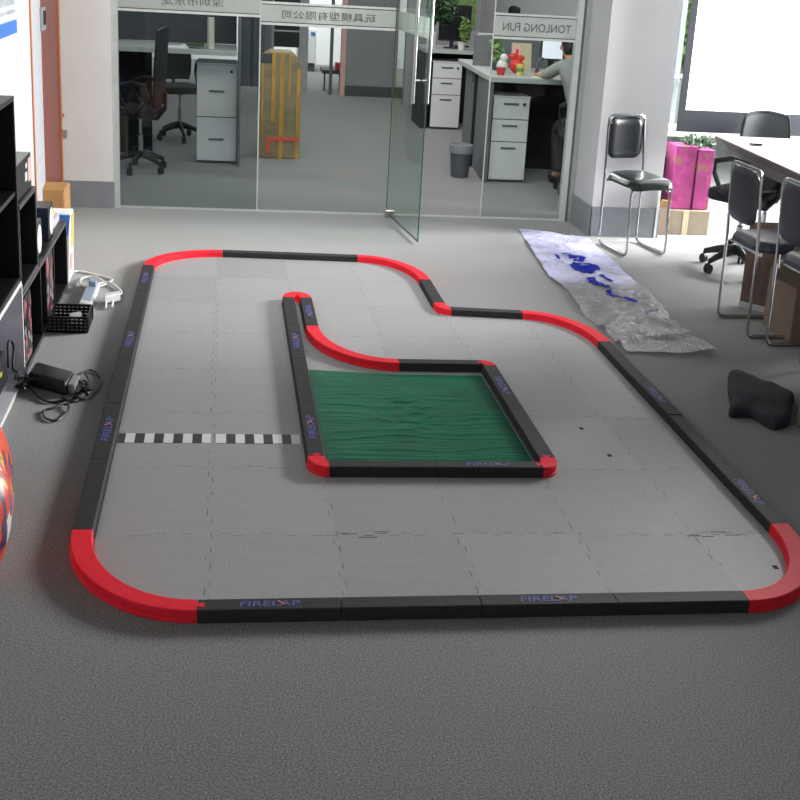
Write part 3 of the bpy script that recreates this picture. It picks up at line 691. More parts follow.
def sled_chair(cx, cy, yaw, label, seatm, backm, group):
    """chrome sled visitor chair; local +y is the way it faces"""
    T = local(cx, cy, yaw, 0); t = thing('visitor_chair', label, 'chair', T(Vector((0, 0, 0))), group)
    for s_ in (-1, 1):
        x = s_*.205
        path = rounded_path([(x*.94, -.27, .765), (x, -.235, .46), (x, -.225, .011), (x, .225, .011), (x, .20, .415), (x*.7, .19, .425)], .05)
        MB(T).tube(path, .0105, 8).build('side_frame', 'chrome', t, smooth=True)
    MB(T).tube(rounded_path([(-.193, -.27, .755), (-.190, -.272, .825), (.190, -.272, .825), (.193, -.27, .755)], .065), .0105, 8).build('top_rail', 'chrome', t, smooth=True)
    for yy in (.19, -.2): MB(T).tube([(-.20, yy, .423), (.20, yy, .423)], .010, 8).build('seat_rail', 'chrome', t, smooth=True)
    def sp(u, v):
        a2, b2 = 2*u-1, 2*v-1; x = .25*a2*math.sqrt(1-.28*b2**6); y = .02+.25*b2*math.sqrt(1-.28*a2**6)
        e = min(1, 8*min(u, 1-u))*min(1, 8*min(v, 1-v))
        return (x*(1-.10*(1-v)), y, .452+.030*math.sqrt(max(0, e))+.006*math.cos((u-.5)*4)-.03*max(0, (v-.8)/.2)**2)
    mb = MB(T).grid(16, 16, sp).grid(16, 16, lambda u, v: (lambda p: (p[0], p[1], .435))(sp(u, v)))
    bmesh.ops.bridge_loops(mb.bm, edges=[e_ for e_ in mb.bm.edges if e_.is_boundary])
    mb.build('seat', seatm, t, smooth=True)
    def bp(d):
        def g(u, v):
            a2, b2 = 2*u-1, 2*v-1; x = .188*a2*math.sqrt(1-.20*b2**8); e = min(1, 7*min(u, 1-u))*min(1, 7*min(v, 1-v)); k = .025*math.sqrt(max(0, e))
            # rounded corners
            xx = x*(1-.05*max(0, abs(v-.5)*2-.8)/.2)
            return (xx, -.262-.014*(v)-.02*math.cos((u-.5)*3)+d*k, .6825+.1325*b2*math.sqrt(1-.25*a2**8))
        return g
    mb = MB(T).grid(14, 14, bp(1)).grid(14, 14, bp(-.6))
    bmesh.ops.bridge_loops(mb.bm, edges=[e_ for e_ in mb.bm.edges if e_.is_boundary])
    mb.build('backrest', backm, t, smooth=True)
    return t
# visitor chair by the pillar: faces the camera, turned a little right
sled_chair(2.60, 8.13, math.radians(180+12), 'black padded chrome visitor chair standing alone in front of the white pillar', 'leather_green', 'leather', None)
# two at the table, backs towards the track, facing right
sled_chair(2.73, 6.26, math.radians(-90+2), 'navy chrome-framed chair at the table, the whole back in view', 'navy', 'navy', None)
sled_chair(2.785, 5.74, math.radians(-90+2), 'navy chrome-framed chair at the table, cut off by the right edge', 'navy', 'navy', None)
# swivel chairs at the table
office_chair(3.09, 7.58, math.radians(35), 'black swivel office chair tucked under the far end of the table', top=.66, rotb=.3)
office_chair(3.44, 8.06, math.radians(172), 'mesh-backed office chair behind the table under the projection screen', back='mesh_grey', top=.86)

# ------------------------------------------------------------------ conference table
tb = thing('conference_table', 'large conference table with pale laminate top and dark wooden panels', 'table', (3.4, 7.0, 0))
TP = [(3.03, 8.03), (2.74, 3.3), (4.1, 3.3), (4.45, 8.0)]
MB().prism(TP, .752, .760).build('tabletop', 'table_top', tb)
MB().prism(TP, .718, .752).build('edge_band', 'table_edge', tb)
MB().prism([(3.09, 7.95), (2.95, 5.42), (2.965, 5.42), (3.105, 7.95)], .64, .718).build('apron', 'table_apron', tb)
MB().hexa([(2.795, 6.72, .03), (2.935, 6.53, .03), (3.3, 6.56, .03), (3.3, 6.76, .03)], [(2.80, 6.74, .46), (2.98, 6.53, .46), (3.3, 6.56, .46), (3.3, 6.78, .46)]).prism([(3.0, 6.55), (3.3, 6.55), (3.3, 6.74), (3.0, 6.74)], .46, .718).build('pedestal_panel', 'table_wood', tb)
MB().hexa([(2.79, 6.72, 0), (2.935, 6.52, 0), (3.3, 6.55, 0), (3.3, 6.76, 0)], [(2.79, 6.72, .03), (2.935, 6.52, .03), (3.3, 6.55, .03), (3.3, 6.76, .03)]).build('pale_base_strip', 'alu_light', tb)  # pale strip below the pedestal panel
MB().box(3.02, 3.6, 5.5, 5.62, 0, .718).build('end_panel', 'table_wood', tb)
sk = thing('table_socket', 'small grey cable socket on the pale tabletop', 'socket', (3.13, 7.62, .76))
MB().box(3.10, 3.165, 7.59, 7.64, .76, .775).build('socket_body', 'alu', sk, bevel=.003); MB().box(3.107, 3.158, 7.588, 7.59, .763, .772).build('socket_face', 'dark', sk)

# cardboard boxes at the right edge
cb = thing('cardboard_box', 'brown cardboard box with a raised flap under the table', 'cardboard box', (3.0, 6.1, 0))
MB().box(2.78, 3.2, 6.0, 6.35, 0, .30).build('box_body', 'card_dim', cb, bevel=.004)
MB().slab([(2.64, 5.99, .335), (2.79, 5.99, .27), (3.0, 5.99, .27), (3.0, 5.99, .62), (2.755, 5.99, .515)], (0, -.006, 0)).build('box_flap', 'card_grey', cb)
cb = thing('cardboard_box', 'brown cardboard box cut off by the right edge beside the black cloth', 'cardboard box', (2.5, 4.9, 0))
MB().prism([(2.285, 4.75), (2.62, 4.62), (2.75, 4.93), (2.425, 5.05)], 0, .25).build('box_body', 'card_dim', cb, bevel=.006)
MB().prism([(2.42, 4.695), (2.47, 4.675), (2.472, 4.678), (2.422, 4.698)], 0, .25).build('packing_tape', 'card_grey', cb)
# dark folded cloth
def cloth():
    P = [(2.229, 5.375), (2.27, 5.44), (2.315, 5.423), (2.338, 5.28), (2.385, 5.22), (2.42, 5.10), (2.37, 5.0), (2.315, 4.88), (2.262, 4.77), (2.20, 4.72), (2.172, 4.712), (2.15, 4.78), (2.128, 4.855), (2.046, 4.863), (2.10, 5.0), (2.15, 5.16)]
    c = Vector((sum(p[0] for p in P)/len(P), sum(p[1] for p in P)/len(P))); Q = []
    for i in range(len(P)):
        p0, p1, p2, p3 = [Vector(P[(i+k) % len(P)]) for k in (-1, 0, 1, 2)]
        for k in range(5):
            t = k/5; Q.append(.5*((2*p1)+(-p0+p2)*t+(2*p0-5*p1+4*p2-p3)*t*t+(-p0+3*p1-3*p2+p3)*t**3))
    mb = MB(); n = len(Q); rings = []
    for s_, z in ((.99, .002), (1.0, .012), (.99, .024), (.96, .034), (.90, .040), (.8, .044), (.66, .048), (.5, .050), (.33, .052), (.15, .053)):
        ring = []
        for p in Q:
            q = c+(p-c)*s_; f_ = 1-min(1, abs(noise.noise(Vector((q.x*5+q.y*2, q.y*3, 2))))*4)
            dz = (.012*noise.noise(Vector((q.x*7, q.y*7, 2)))+.010*f_)*min(1, (1.02-s_)*8)
            ring.append(mb.v((q.x, q.y, max(.002, z+dz))))
        rings.append(ring)
    for A, B in zip(rings, rings[1:]):
        for i in range(n): mb.f([A[i], A[(i+1) % n], B[(i+1) % n], B[i]])
    mb.f(rings[-1]); mb.f(rings[0][::-1])
    o = mb.build('black_cloth', 'cloth', loc=(2.2, 5.05, 0), smooth=True)
    prop(o, 'black folded cloth lying on the carpet near the right edge', 'cloth')
cloth()

# ------------------------------------------------------------------ projection screen and things below the window
ps = thing('hanging_projection_screen', 'large white projection screen with black border in front of the window', 'projection screen', (3.6, 8.42, .73))
sx0, sx1 = 2.955, 4.6
MB().box(sx0, sx1, 8.42, 8.422, .87, 2.4).build('screen_surface', 'screen_white', ps)
MB().box(sx0-.045, sx0, 8.418, 8.43, .73, 2.4).box(sx0, sx1, 8.418, 8.43, .73, .87).box(sx0, sx1, 8.423, 8.43, .87, 2.4).build('screen_border_and_back', 'screen_border_and_back', ps)  # border, plus an added backing that stops the glow at the rear
pk = thing('pink_carton', 'pink printed carton standing below the window sill', 'carton', (3.16, 8.78, .17))
MB().box(3.03, 3.18, 8.72, 8.93, .172, .60).build('left_panel', 'magenta', pk, bevel=.004); MB().box(3.19, 3.30, 8.71, 8.93, .172, .58).build('right_panel', 'magenta', pk, bevel=.004)
def foliage(mb, c, r, n, size, seed):
    rn = random.Random(seed)
    for _ in range(n):
        d = Vector((rn.gauss(0, 1), rn.gauss(0, 1), rn.gauss(0, 1))).normalized()*rn.random()**.4
        p = Vector((c[0]+d.x*r[0], c[1]+d.y*r[1], c[2]+d.z*r[2])); u = Vector((rn.uniform(-1, 1), rn.uniform(-1, 1), rn.uniform(-1, .6))).normalized(); w = u.orthogonal().normalized(); s_ = size*rn.uniform(.6, 1.3)
        mb.f([mb.v(p-u*s_), mb.v(p+w*s_*.38+u*s_*.1), mb.v(p+u*s_), mb.v(p-w*s_*.38+u*s_*.1)])
    return mb
lf = foliage(MB(), (3.2, 8.80, .625), (.13, .06, .045), 160, .028, 5).build('artificial_leaves', 'leaf', loc=(3.2, 8.8, .59)); prop(lf, 'green leafy garland lying on top of the pink carton', 'leaves')
b1 = thing('cardboard_box', 'worn cardboard box on the floor under the pink carton', 'cardboard box', (3.2, 8.8, 0))
MB().box(3.0, 3.31, 8.68, 8.94, 0, .168).build('box_body', 'card_grey', b1, bevel=.004); MB().box(3.12, 3.16, 8.677, 8.68, 0, .168).build('packing_tape', 'frame_tan', b1)
b2_ = thing('cardboard_box', 'small tan cardboard box between the pillar and the worn box', 'cardboard box', (2.96, 8.76, 0))
MB().box(2.925, 2.995, 8.64, 8.86, 0, .20).build('box_body', 'card_dim', b2_, bevel=.003); MB().slab([(2.925, 8.64, .20), (2.995, 8.64, .20), (3.005, 8.60, .24), (2.93, 8.60, .25)], (0, .004, .003)).build('box_flap', 'card', b2_)
bg = thing('black_bag', 'dark bag standing behind the visitor chair next to the pillar', 'bag', (2.97, 8.9, .2))
MB().hexa([(2.925, 8.875, 0), (3.02, 8.875, 0), (3.02, 8.935, 0), (2.925, 8.935, 0)], [(2.93, 8.885, .56), (3.025, 8.885, .50), (3.025, 8.93, .50), (2.93, 8.93, .56)]).build('bag_body', 'leather_green', bg, bevel=.012, smooth=True)
MB().tube([(2.94, 8.90, .55), (2.955, 8.89, .60), (2.99, 8.89, .60), (3.0, 8.90, .53)], .006, 6).build('bag_handle', 'dark', bg)

# outdoors beyond the window
for i, (x, y, z, r, m_) in enumerate(((4.15, 12.4, 1.15, .45, 'leaf_sun'), (5.25, 12.9, .9, .5, 'leaf_sun'))):
    tr = thing('garden_tree', ['sunlit green tree outside the window just left of the screen', 'sunlit garden tree outside, mostly hidden by the screen'][i], 'tree', (x, y, 0))
    MB().tube([(x, y, 0), (x+.04, y, z*.5), (x, y, z)], [.06, .05, .03], 8).build('trunk', 'soil', tr); foliage(MB(), (x, y, z), (r, r, r*.9), 900, .07, 40+i).build('foliage', m_, tr)
fb = thing('outside_backdrop', 'added glowing building beyond the window behind the garden trees', 'backdrop', (5.2, 15, 0))
MB().box(3.6, 7.5, 15, 15.3, 0, 4).build('backdrop_face', 'sky_white', fb)  # added backdrop, glowing white in place of the bright outdoors
for i in range(4):
    MB().box(3.9+i*.8, 4.4+i*.8, 14.98, 15, .7, 1.3).build('backdrop_window', 'glass_edge', fb)

# ------------------------------------------------------------------ left wall: shelves and clutter
pst = thing('wall_poster', 'poster with a blue lower band on the left wall', 'poster', (WX, 7.0, 1.2))
MB().box(WX, WX+.006, 6.3, 7.21, 1.235, 1.30).build('blue_band', 'poster', pst); MB().box(WX, WX+.006, 6.3, 7.18, 1.30, 1.75).build('picture_area', 'poster_grey', pst)
MB().box(WX+.006, WX+.008, 6.3, 7.18, 1.305, 1.335).box(WX+.006, WX+.008, 6.3, 7.18, 1.355, 1.375).build('white_stripe', 'poster_white', pst)
sf = -.80; sb = -1.06
def open_unit(label, name, y0, y1, z0, z1, m_, edge, shelves=(), dividers=(), t=.018, inner=None):
    o = thing(name, label, 'shelf unit', ((sf+sb)/2, (y0+y1)/2, z0))
    inner = inner or m_
    MB().box(sb, sf, y0, y1, z1-t, z1).build('top_board', m_, o, bevel=.002); MB().box(sb, sf, y0, y1, z0, z0+t).build('bottom_board', m_, o, bevel=.002)
    for y in (y0, y1-t): MB().box(sb, sf, y, y+t, z0+t, z1-t).build('side_board', m_, o, bevel=.002)
    MB().box(sb, sb+.008, y0+t, y1-t, z0+t, z1-t).build('back_board', inner, o)
    for z in shelves: MB().box(sb+.008, sf-.004, y0+t, y1-t, z, z+t).build('shelf_board', m_, o)
    for y in dividers: MB().box(sb+.008, sf-.004, y, y+t, z0+t, z1-t).build('divider', m_, o)
    MB().box(sf, sf+.003, y0, y1, z1-t, z1).box(sf, sf+.003, y1-t*.9, y1, z0, z1).box(sf, sf+.003, y0, y1, z0, z0+t).build('front_edge', edge, o)
    return o
open_unit('white open cube shelf at the bottom of the black tower on the left', 'white_shelf', 4.45, 5.285, 0, .405, 'white_shelf', 'paper', inner='lavender')  # back board colour holds the shade inside the cube
open_unit('tall black shelf tower at the left edge above the white cube', 'black_tower_shelf', 4.35, 5.255, .408, 1.128, 'black_shelf', 'black_shelf', shelves=(.75,))
open_unit('low black shelf unit standing on the floor against the left wall', 'low_black_shelf', 5.30, 6.82, 0, .345, 'black_shelf', 'black_edge', dividers=(5.86, 6.33))
open_unit('small black cube shelf standing on the low black unit', 'black_cube_shelf', 5.29, 5.76, .348, .70, 'black_shelf', 'black_edge')
def carton(name, label, x0, x1, y0, y1, z0, z1, body, face=None, group=None, oval=False):
    o = thing(name, label, 'box', ((x0+x1)/2, (y0+y1)/2, z0), group)
    MB().box(x0, x1, y0, y1, z0, z1).build('carton_body', body, o, bevel=.003)
    if face: MB().box(x1, x1+.002, y0+.01, y1-.01, z0+.012, z1-.012).build('printed_face', face, o)
    if oval:
        mb = MB(); cy, cz = (y0+y1)/2, (z0+z1)/2; n = 20
        ring = [mb.v((x1+.003, cy+.36*(y1-y0)*math.cos(2*PI*k/n), cz+.42*(z1-z0)*math.sin(2*PI*k/n))) for k in range(n)]; mb.f(ring); mb.build('white_oval', 'paper', o)
    return o
rb = carton('toy_box', 'black printed toy box on top of the small cube shelf', -1.04, -.812, 5.33, 5.745, .702, .845, 'pack_black')
MB().box(-1.05, -.815, 5.34, 5.735, .845, .847).build('box_lid', 'pack_grey', rb)
MB().box(-.812, -.810, 5.56, 5.62, .75, .785).box(-.812, -.810, 5.58, 5.62, .80, .82).build('white_print', 'poster_white', rb); MB().box(-.812, -.810, 5.65, 5.72, .735, .83).build('picture_print', 'pink_print', rb)
carton('toy_box', 'black printed box in the near bay of the low shelf, behind the white cube', -1.05, -.806, 5.35, 5.56, .02, .30, 'pack_black', 'pack')
carton('toy_box', 'black and pink printed box in the middle bay of the low shelf', -1.05, -.806, 6.06, 6.29, .02, .322, 'pack_black', 'pack')
carton('round_logo_box', 'black box with white oval, nearer of two on the low shelf', -.93, -.822, 5.89, 6.08, .347, .50, 'pack_black', None, None, True)
carton('round_logo_box', 'black box with white oval, farther of two on the low shelf', -.93, -.822, 6.32, 6.50, .347, .50, 'pack_black', None, None, True)
pb = thing('paper_stack', 'flat pale package with yellow wrapping at the far end of the low shelf', 'package', (-.9, 6.68, .347))
MB().box(-1.02, -.83, 6.55, 6.80, .347, .385).build('package_body', 'lavender', pb, bevel=.004); MB().box(-1.0, -.85, 6.66, 6.79, .385, .40).build('yellow_wrapping', 'yellow', pb, bevel=.003)
bb = thing('blue_pack', 'blue and white plastic packet between the two white-oval boxes', 'packet', (-.95, 6.19, .347))
MB().hexa([(-1.04, 6.12, .347), (-.86, 6.12, .347), (-.86, 6.26, .347), (-1.04, 6.26, .347)], [(-1.0, 6.17, .58), (-.88, 6.17, .58), (-.88, 6.22, .58), (-1.0, 6.22, .58)]).build('packet_body', 'poster', bb, bevel=.006, smooth=True)
MB().slab([(-.868, 6.14, .47), (-.868, 6.24, .47), (-.878, 6.22, .57), (-.878, 6.17, .57)], (.004, 0, .001)).build('white_label', 'paper', bb)
cb = thing('cardboard_box', 'tan cardboard box standing beyond the low shelf near the door', 'cardboard box', (-.95, 7.6, 0))
MB().box(-.985, -.868, 7.36, 7.65, 0, .40).build('box_body', 'card', cb, bevel=.01)
MB().slab([(-.985, 7.36, .40), (-.868, 7.36, .40), (-.873, 7.43, .435), (-.975, 7.43, .435)], (0, .004, -.003)).build('box_flap', 'card', cb)
bg = thing('shopping_bag', 'white and yellow printed shopping bag at the far end of the low shelf', 'bag', (-.86, 7.0, 0))
MB().hexa([(-.98, 6.88, 0), (-.80, 6.88, 0), (-.80, 7.12, 0), (-.98, 7.12, 0)], [(-.965, 6.93, .36), (-.79, 6.93, .36), (-.79, 7.07, .36), (-.965, 7.07, .36)]).build('bag_body', 'paper', bg, bevel=.006)
MB().slab([(-.797, 6.98, .17), (-.797, 7.09, .17), (-.7885, 7.06, .345), (-.7885, 6.98, .345)], (.003, 0, 0)).build('yellow_print', 'yellow', bg); MB().slab([(-.799, 6.92, .06), (-.799, 7.02, .06), (-.7955, 7.02, .14), (-.7955, 6.92, .14)], (.003, 0, 0)).build('pink_print', 'pink_print', bg)
MB().slab([(-.965, 6.925, .25), (-.80, 6.905, .25), (-.79, 6.925, .352), (-.965, 6.925, .352)], (0, -.004, 0)).build('blue_print', 'poster', bg)

# black perforated crate
cr = thing('plastic_crate', 'small black perforated plastic crate on the carpet by the low shelf', 'crate', (-.70, 6.12, 0))
cx0, cx1, cy0, cy1, ch = -.788, -.612, 5.94, 6.17, .072
def lattice(mb, A, B, n, z0, z1, th):
    A, B = Vector(A), Vector(B); d = B-A; nrm = Vector((-d.y, d.x, 0)).normalized()*th
    for i in range(n+1):
        p = A+d*(i/n); u = d.normalized()*.004
        mb.slab([p-u+Vector((0, 0, z0)), p+u+Vector((0, 0, z0)), p+u+Vector((0, 0, z1)), p-u+Vector((0, 0, z1))], nrm)
    for k in range(5):
        z = z0+(z1-z0)*k/4; h_ = .006
        mb.slab([A+Vector((0, 0, z-h_)), B+Vector((0, 0, z-h_)), B+Vector((0, 0, z+h_)), A+Vector((0, 0, z+h_))], nrm)
for A, B, n in (((cx0, cy0, 0), (cx1, cy0, 0), 9), ((cx1, cy0, 0), (cx1, cy1, 0), 12), ((cx1, cy1, 0), (cx0, cy1, 0), 9), ((cx0, cy1, 0), (cx0, cy0, 0), 12)):
    mb = MB(); lattice(mb, A, B, n, .008, ch, .004); mb.build('crate_side', 'plastic_black', cr)
MB().box(cx0, cx1, cy0, cy1, .002, .008).build('crate_floor', 'plastic_black', cr)
pc = MB().hexa([(-.71, 6.02, .0085), (-.65, 6.04, .0085), (-.65, 6.13, .0085), (-.72, 6.12, .0085)], [(-.70, 6.03, .05), (-.655, 6.05, .04), (-.66, 6.12, .06), (-.71, 6.11, .05)]).build('crumpled_paper', 'paper', loc=(-.68, 6.15, .0085), bevel=.006)
prop(pc, 'scrap of crumpled white paper inside the black crate', 'paper')

# power strip, plug and white cable
def cable(name, pts, r, m_, label, cat='cable'):
    P = [Vector(p) for p in pts]; Q = []
    for i in range(len(P)-1):
        p0, p1, p2, p3 = P[max(i-1, 0)], P[i], P[i+1], P[min(i+2, len(P)-1)]
        for k in range(6):
            t = k/6; Q.append(.5*((2*p1)+(-p0+p2)*t+(2*p0-5*p1+4*p2-p3)*t*t+(-p0+3*p1-3*p2+p3)*t**3))
    Q.append(P[-1])
    for q in Q: q.z = max(q.z, r+.001)
    o = MB().tube(Q, r, 8).build(name, m_, loc=P[0], smooth=True); return prop(o, label, cat)
st = thing('power_strip', 'white power strip with blue-grey socket face behind the crate', 'power strip', (-.664, 6.6, 0))
MB().hexa([(-.698, 6.38, .001), (-.635, 6.33, .001), (-.632, 6.80, .001), (-.693, 6.85, .001)], [(-.696, 6.39, .03), (-.637, 6.34, .03), (-.634, 6.79, .03), (-.691, 6.84, .03)]).build('strip_body', 'ps_white', st, bevel=.004)
MB().hexa([(-.688, 6.45, .0301), (-.647, 6.42, .0301), (-.645, 6.68, .0301), (-.685, 6.71, .0301)], [(-.688, 6.45, .032), (-.647, 6.42, .032), (-.645, 6.68, .032), (-.685, 6.71, .032)]).build('socket_face', 'ps_blue', st)
MB().hexa([(-.685, 6.72, .0301), (-.645, 6.69, .0301), (-.644, 6.77, .0301), (-.683, 6.80, .0301)], [(-.683, 6.73, .055), (-.647, 6.70, .055), (-.646, 6.77, .055), (-.681, 6.80, .055)]).build('inserted_plug', 'ps_blue', st, bevel=.003)
pl = thing('plug_adapter', 'white plug adapter block with prongs lying beside the power strip', 'plug adapter', (-.545, 6.52, 0))
MB().hexa([(-.585, 6.50, .012), (-.515, 6.56, .012), (-.508, 6.50, .012), (-.578, 6.43, .012)], [(-.585, 6.50, .05), (-.515, 6.56, .05), (-.508, 6.50, .05), (-.578, 6.43, .05)]).build('adapter_body', 'ps_white', pl, bevel=.004)
for s_ in (0, .03):
    MB().tube([(-.572+s_, 6.45+s_*.8, .02), (-.568+s_, 6.36+s_*.8, .008)], .006, 6).build('prong', 'ps_white', pl)
cable('power_cable', [(-.815, 7.09, .01), (-.771, 7.14, .006), (-.69, 7.08, .006), (-.59, 6.98, .006), (-.60, 6.90, .006), (-.66, 6.86, .01), (-.66, 6.80, .03)], .0055, 'cable_white', 'white power cable running from the shelf to the power strip')
cable('power_cable', [(-.64, 6.79, .012), (-.61, 6.86, .01), (-.68, 7.0, .012), (-.74, 6.96, .01), (-.735, 6.84, .012), (-.70, 6.78, .01), (-.60, 6.88, .013), (-.53, 6.74, .01), (-.515, 6.64, .012), (-.54, 6.57, .03)], .0055, 'cable_white', 'looped white cable between the power strip and the plug adapter')

# black adapter and cable tangle
ad = thing('power_adapter', 'long black power adapter lying on the carpet beside the white cube shelf', 'power adapter', (-.68, 5.2, 0))
MB().hexa([(-.775, 5.16, .001), (-.605, 5.03, .001), (-.59, 5.22, .001), (-.765, 5.35, .001)], [(-.768, 5.18, .055), (-.61, 5.05, .055), (-.597, 5.20, .055), (-.76, 5.33, .055)]).build('adapter_body', 'plastic_black', ad, bevel=.012, smooth=True)
MB().hexa([(-.604, 5.06, .005), (-.575, 5.04, .005), (-.565, 5.17, .005), (-.594, 5.19, .005)], [(-.604, 5.06, .045), (-.575, 5.04, .045), (-.565, 5.17, .045), (-.594, 5.19, .045)]).build('adapter_connector', 'alu', ad, bevel=.003)
cable('black_cable', [(-.575, 5.10, .02), (-.55, 5.06, .012), (-.53, 5.10, .012), (-.54, 5.22, .014), (-.565, 5.33, .01), (-.535, 5.36, .006), (-.49, 5.24, .006), (-.50, 5.08, .006), (-.535, 4.98, .01), (-.57, 5.02, .012), (-.555, 5.12, .02)], .0042, 'cable_black', 'thin black cable looped around the end of the black adapter')
rc = random.Random(12)
cable('black_cable', [(-.575+rc.uniform(0, .07), 5.02+rc.uniform(0, .16), .008+rc.random()*.03) for _ in range(16)], .0045, 'cable_black', 'tangled knot of black cable at the right end of the black adapter')
cable('black_cable', [(-.79, 5.10, .03), (-.74, 5.06, .02), (-.70, 4.99, .008), (-.655, 4.95, .006), (-.60, 4.98, .006), (-.57, 5.02, .006), (-.55, 4.99, .006), (-.58, 4.95, .01), (-.62, 4.99, .012)], .0048, 'cable_black', 'black cable lying along the near side of the black adapter')
cable('black_cable', [(-.60, 4.92, .006), (-.585, 4.90, .012), (-.58, 4.84, .006), (-.61, 4.74, .006), (-.655, 4.77, .006), (-.67, 4.85, .006), (-.64, 4.88, .006), (-.605, 4.93, .012)], .0042, 'cable_black', 'separate small loop of black cable in front of the adapter')
cable('black_cable', [(-.79+rc.uniform(-.02, .05), 5.10+rc.uniform(-.06, .10), .012+rc.random()*.035) for _ in range(12)], .0048, 'cable_black', 'black cable bunch between the white cube shelf and the adapter')
dv = thing('black_device', 'black electronic device on the floor of the white cube shelf', 'device', (-.9, 4.75, .018))
MB().hexa([(-1.0, 4.75, .019), (-.845, 4.75, .019), (-.845, 5.18, .019), (-1.0, 5.18, .019)], [(-.99, 4.77, .15), (-.855, 4.77, .15), (-.855, 5.16, .15), (-.99, 5.16, .15)]).build('device_body', 'plastic_black', dv, bevel=.012, smooth=True)
MB().box(-.852, -.845, 4.98, 5.02, .09, .105).build('yellow_light', 'yellow', dv)
cable('black_cable', [(-.83, 5.08, .10), (-.835, 5.13, .19), (-.83, 5.22, .15), (-.83, 5.18, .07), (-.82, 5.22, .04), (-.82, 5.17, .03), (-.815, 5.22, .026)], .005, 'cable_black', 'black cable curling out of the device in the white cube shelf')

# colourful bag at the left edge
gb = thing('colourful_bag', 'bulging bag with a bright orange and yellow print at the left edge', 'bag', (-.86, 3.75, 0))
def bagp(u, v):
    an = 2*PI*u; z = .36*v; bul = 1+.0*v
    r = .90+.14*math.sin(PI*min(1, v*1.1))-.10*max(0, v-.7)/.3
    x = -.846+.198*r*max(-1, min(1, 1.35*math.cos(an))); y = 3.66+.29*r*max(-1, min(1, 1.25*math.sin(an)))
    n_ = .02*noise.noise(Vector((x*5, y*5, z*8)))
    return (max(-1.06, x+n_+.05-.15*(y-3.55)), y+n_, z)
mb = MB().grid(40, 14, bagp); bmesh.ops.remove_doubles(mb.bm, verts=mb.bm.verts[:], dist=1e-4)
bmesh.ops.contextual_create(mb.bm, geom=[e_ for e_ in mb.bm.edges if e_.is_boundary and all(v.co.z < .01 for v in e_.verts)])
mb.build('bag_body', 'bag_print', gb, smooth=True)
def bagt(u, v):
    p = bagp(u, 1); z = .36+.08*v; return (p[0]*1.0-.0, p[1], z)
mb = MB().grid(40, 4, bagt); bmesh.ops.remove_doubles(mb.bm, verts=mb.bm.verts[:], dist=1e-4)
bmesh.ops.contextual_create(mb.bm, geom=[e_ for e_ in mb.bm.edges if e_.is_boundary and all(v.co.z > .435 for v in e_.verts)])
mb.build('black_collar', 'dark', gb, smooth=True)

# ------------------------------------------------------------------ office behind the glass
def pedestal(label, x0, x1, y0, y1, h, splits, top=False):
    o = thing('drawer_pedestal', label, 'drawer cabinet', ((x0+x1)/2, y0, 0), None)
    MB().box(x0, x1, y0+.012, y1, .012, h).build('cabinet_body', 'cab_gap', o, bevel=.002)
    MB().box(x0-.003, x1+.003, y0, y1, h, h+.012).build('cabinet_top', 'cab_white', o)
    zs = [.02]+list(splits)+[h]
    for i, (a_, b2) in enumerate(zip(zs, zs[1:])):
        d = MB().box(x0+.002, x1-.002, y0, y0+.012, a_+.005, b2-.003).build('drawer', 'cab_white', o)
        zc = (a_+b2)/2 if not top else b2-.05
        MB().box((x0+x1)/2-.065, (x0+x1)/2+.06, y0-.006, y0, zc-.008, zc+.008).build('drawer_handle', 'cab_handle', d)
    MB().tube([(x1-.045, y0, h-.05), (x1-.045, y0-.012, h-.05)], .012, 10).build('drawer_lock', 'dark', o)
    return o
# left desk
dk = thing('office_desk', 'long desk with charcoal partition behind the left glass pane', 'desk', (-.4, 11.4, 0))
MB().box(-1.3, .085, 11.0, 11.75, .885, .925).build('desktop', 'desk_top', dk, bevel=.003)
MB().box(-1.3, .085, 11.72, 11.78, .93, 1.75).build('partition_screen', 'desk_dark', dk); MB().box(.098, .118, 11.0, 11.78, 0, 1.75).build('partition_end', 'desk_mid', dk)
MB().box(-1.3, -.62, 11.6, 11.64, .0, .885).build('modesty_panel', 'dark', dk)
pedestal('two-drawer white pedestal cabinet under the left desk', -.236, .09, 11.15, 11.6, .80, (.38,))
tb_ = MB().lathe((-.125, 11.1, .926), [(.036, 0), (.036, .245), (.030, .246)], 20, KX*1.2, 1).build('paper_tube', 'tube_white', loc=(-.125, 11.1, .926), smooth=True); prop(tb_, 'upright pale paper tube standing on the left desk', 'tube')
pp = MB().box(-.52, -.30, 11.04, 11.25, .926, .934).box(-.36, -.22, 11.1, 11.3, .934, .942).build('paper_sheets', 'paper', loc=(-.4, 11.15, .926)); prop(pp, 'loose papers on the left desk beside the paper tube', 'papers')
kb = MB().box(-.32, -.18, 11.08, 11.2, .9425, .965).build('green_parts_tray', 'leaf', loc=(-.25, 11.14, .943), bevel=.005); prop(kb, 'small dark green tray of parts on the left desk', 'tray')
office_chair(-.66, 10.66, math.radians(78), 'black high-backed swivel chair closest behind the left glass pane', top=1.08, arms=True, rotb=.5)
office_chair(-.42, 12.55, math.radians(200), 'black swivel chair beyond the left desk with loop armrest', top=.85, rotb=.2)
# reed blind / striped post
sp_ = thing('striped_blind', 'dark striped blind screen between left desk and wrapped carton', 'blind', (.25, 14.2, 0))
for i in range(6):
    MB().box(.14+i*.055, .14+i*.055+.035, 14.2, 14.22, .35, 1.75).build('slat', 'stripe' if i % 2 else 'desk_dark', sp_)
MB().box(.135, .47, 14.22, 14.23, .35, 1.75).build('backing', 'desk_mid', sp_); MB().box(.26, .275, 14.19, 14.2, .35, 1.75).build('glass_post', 'glass_edge', sp_)
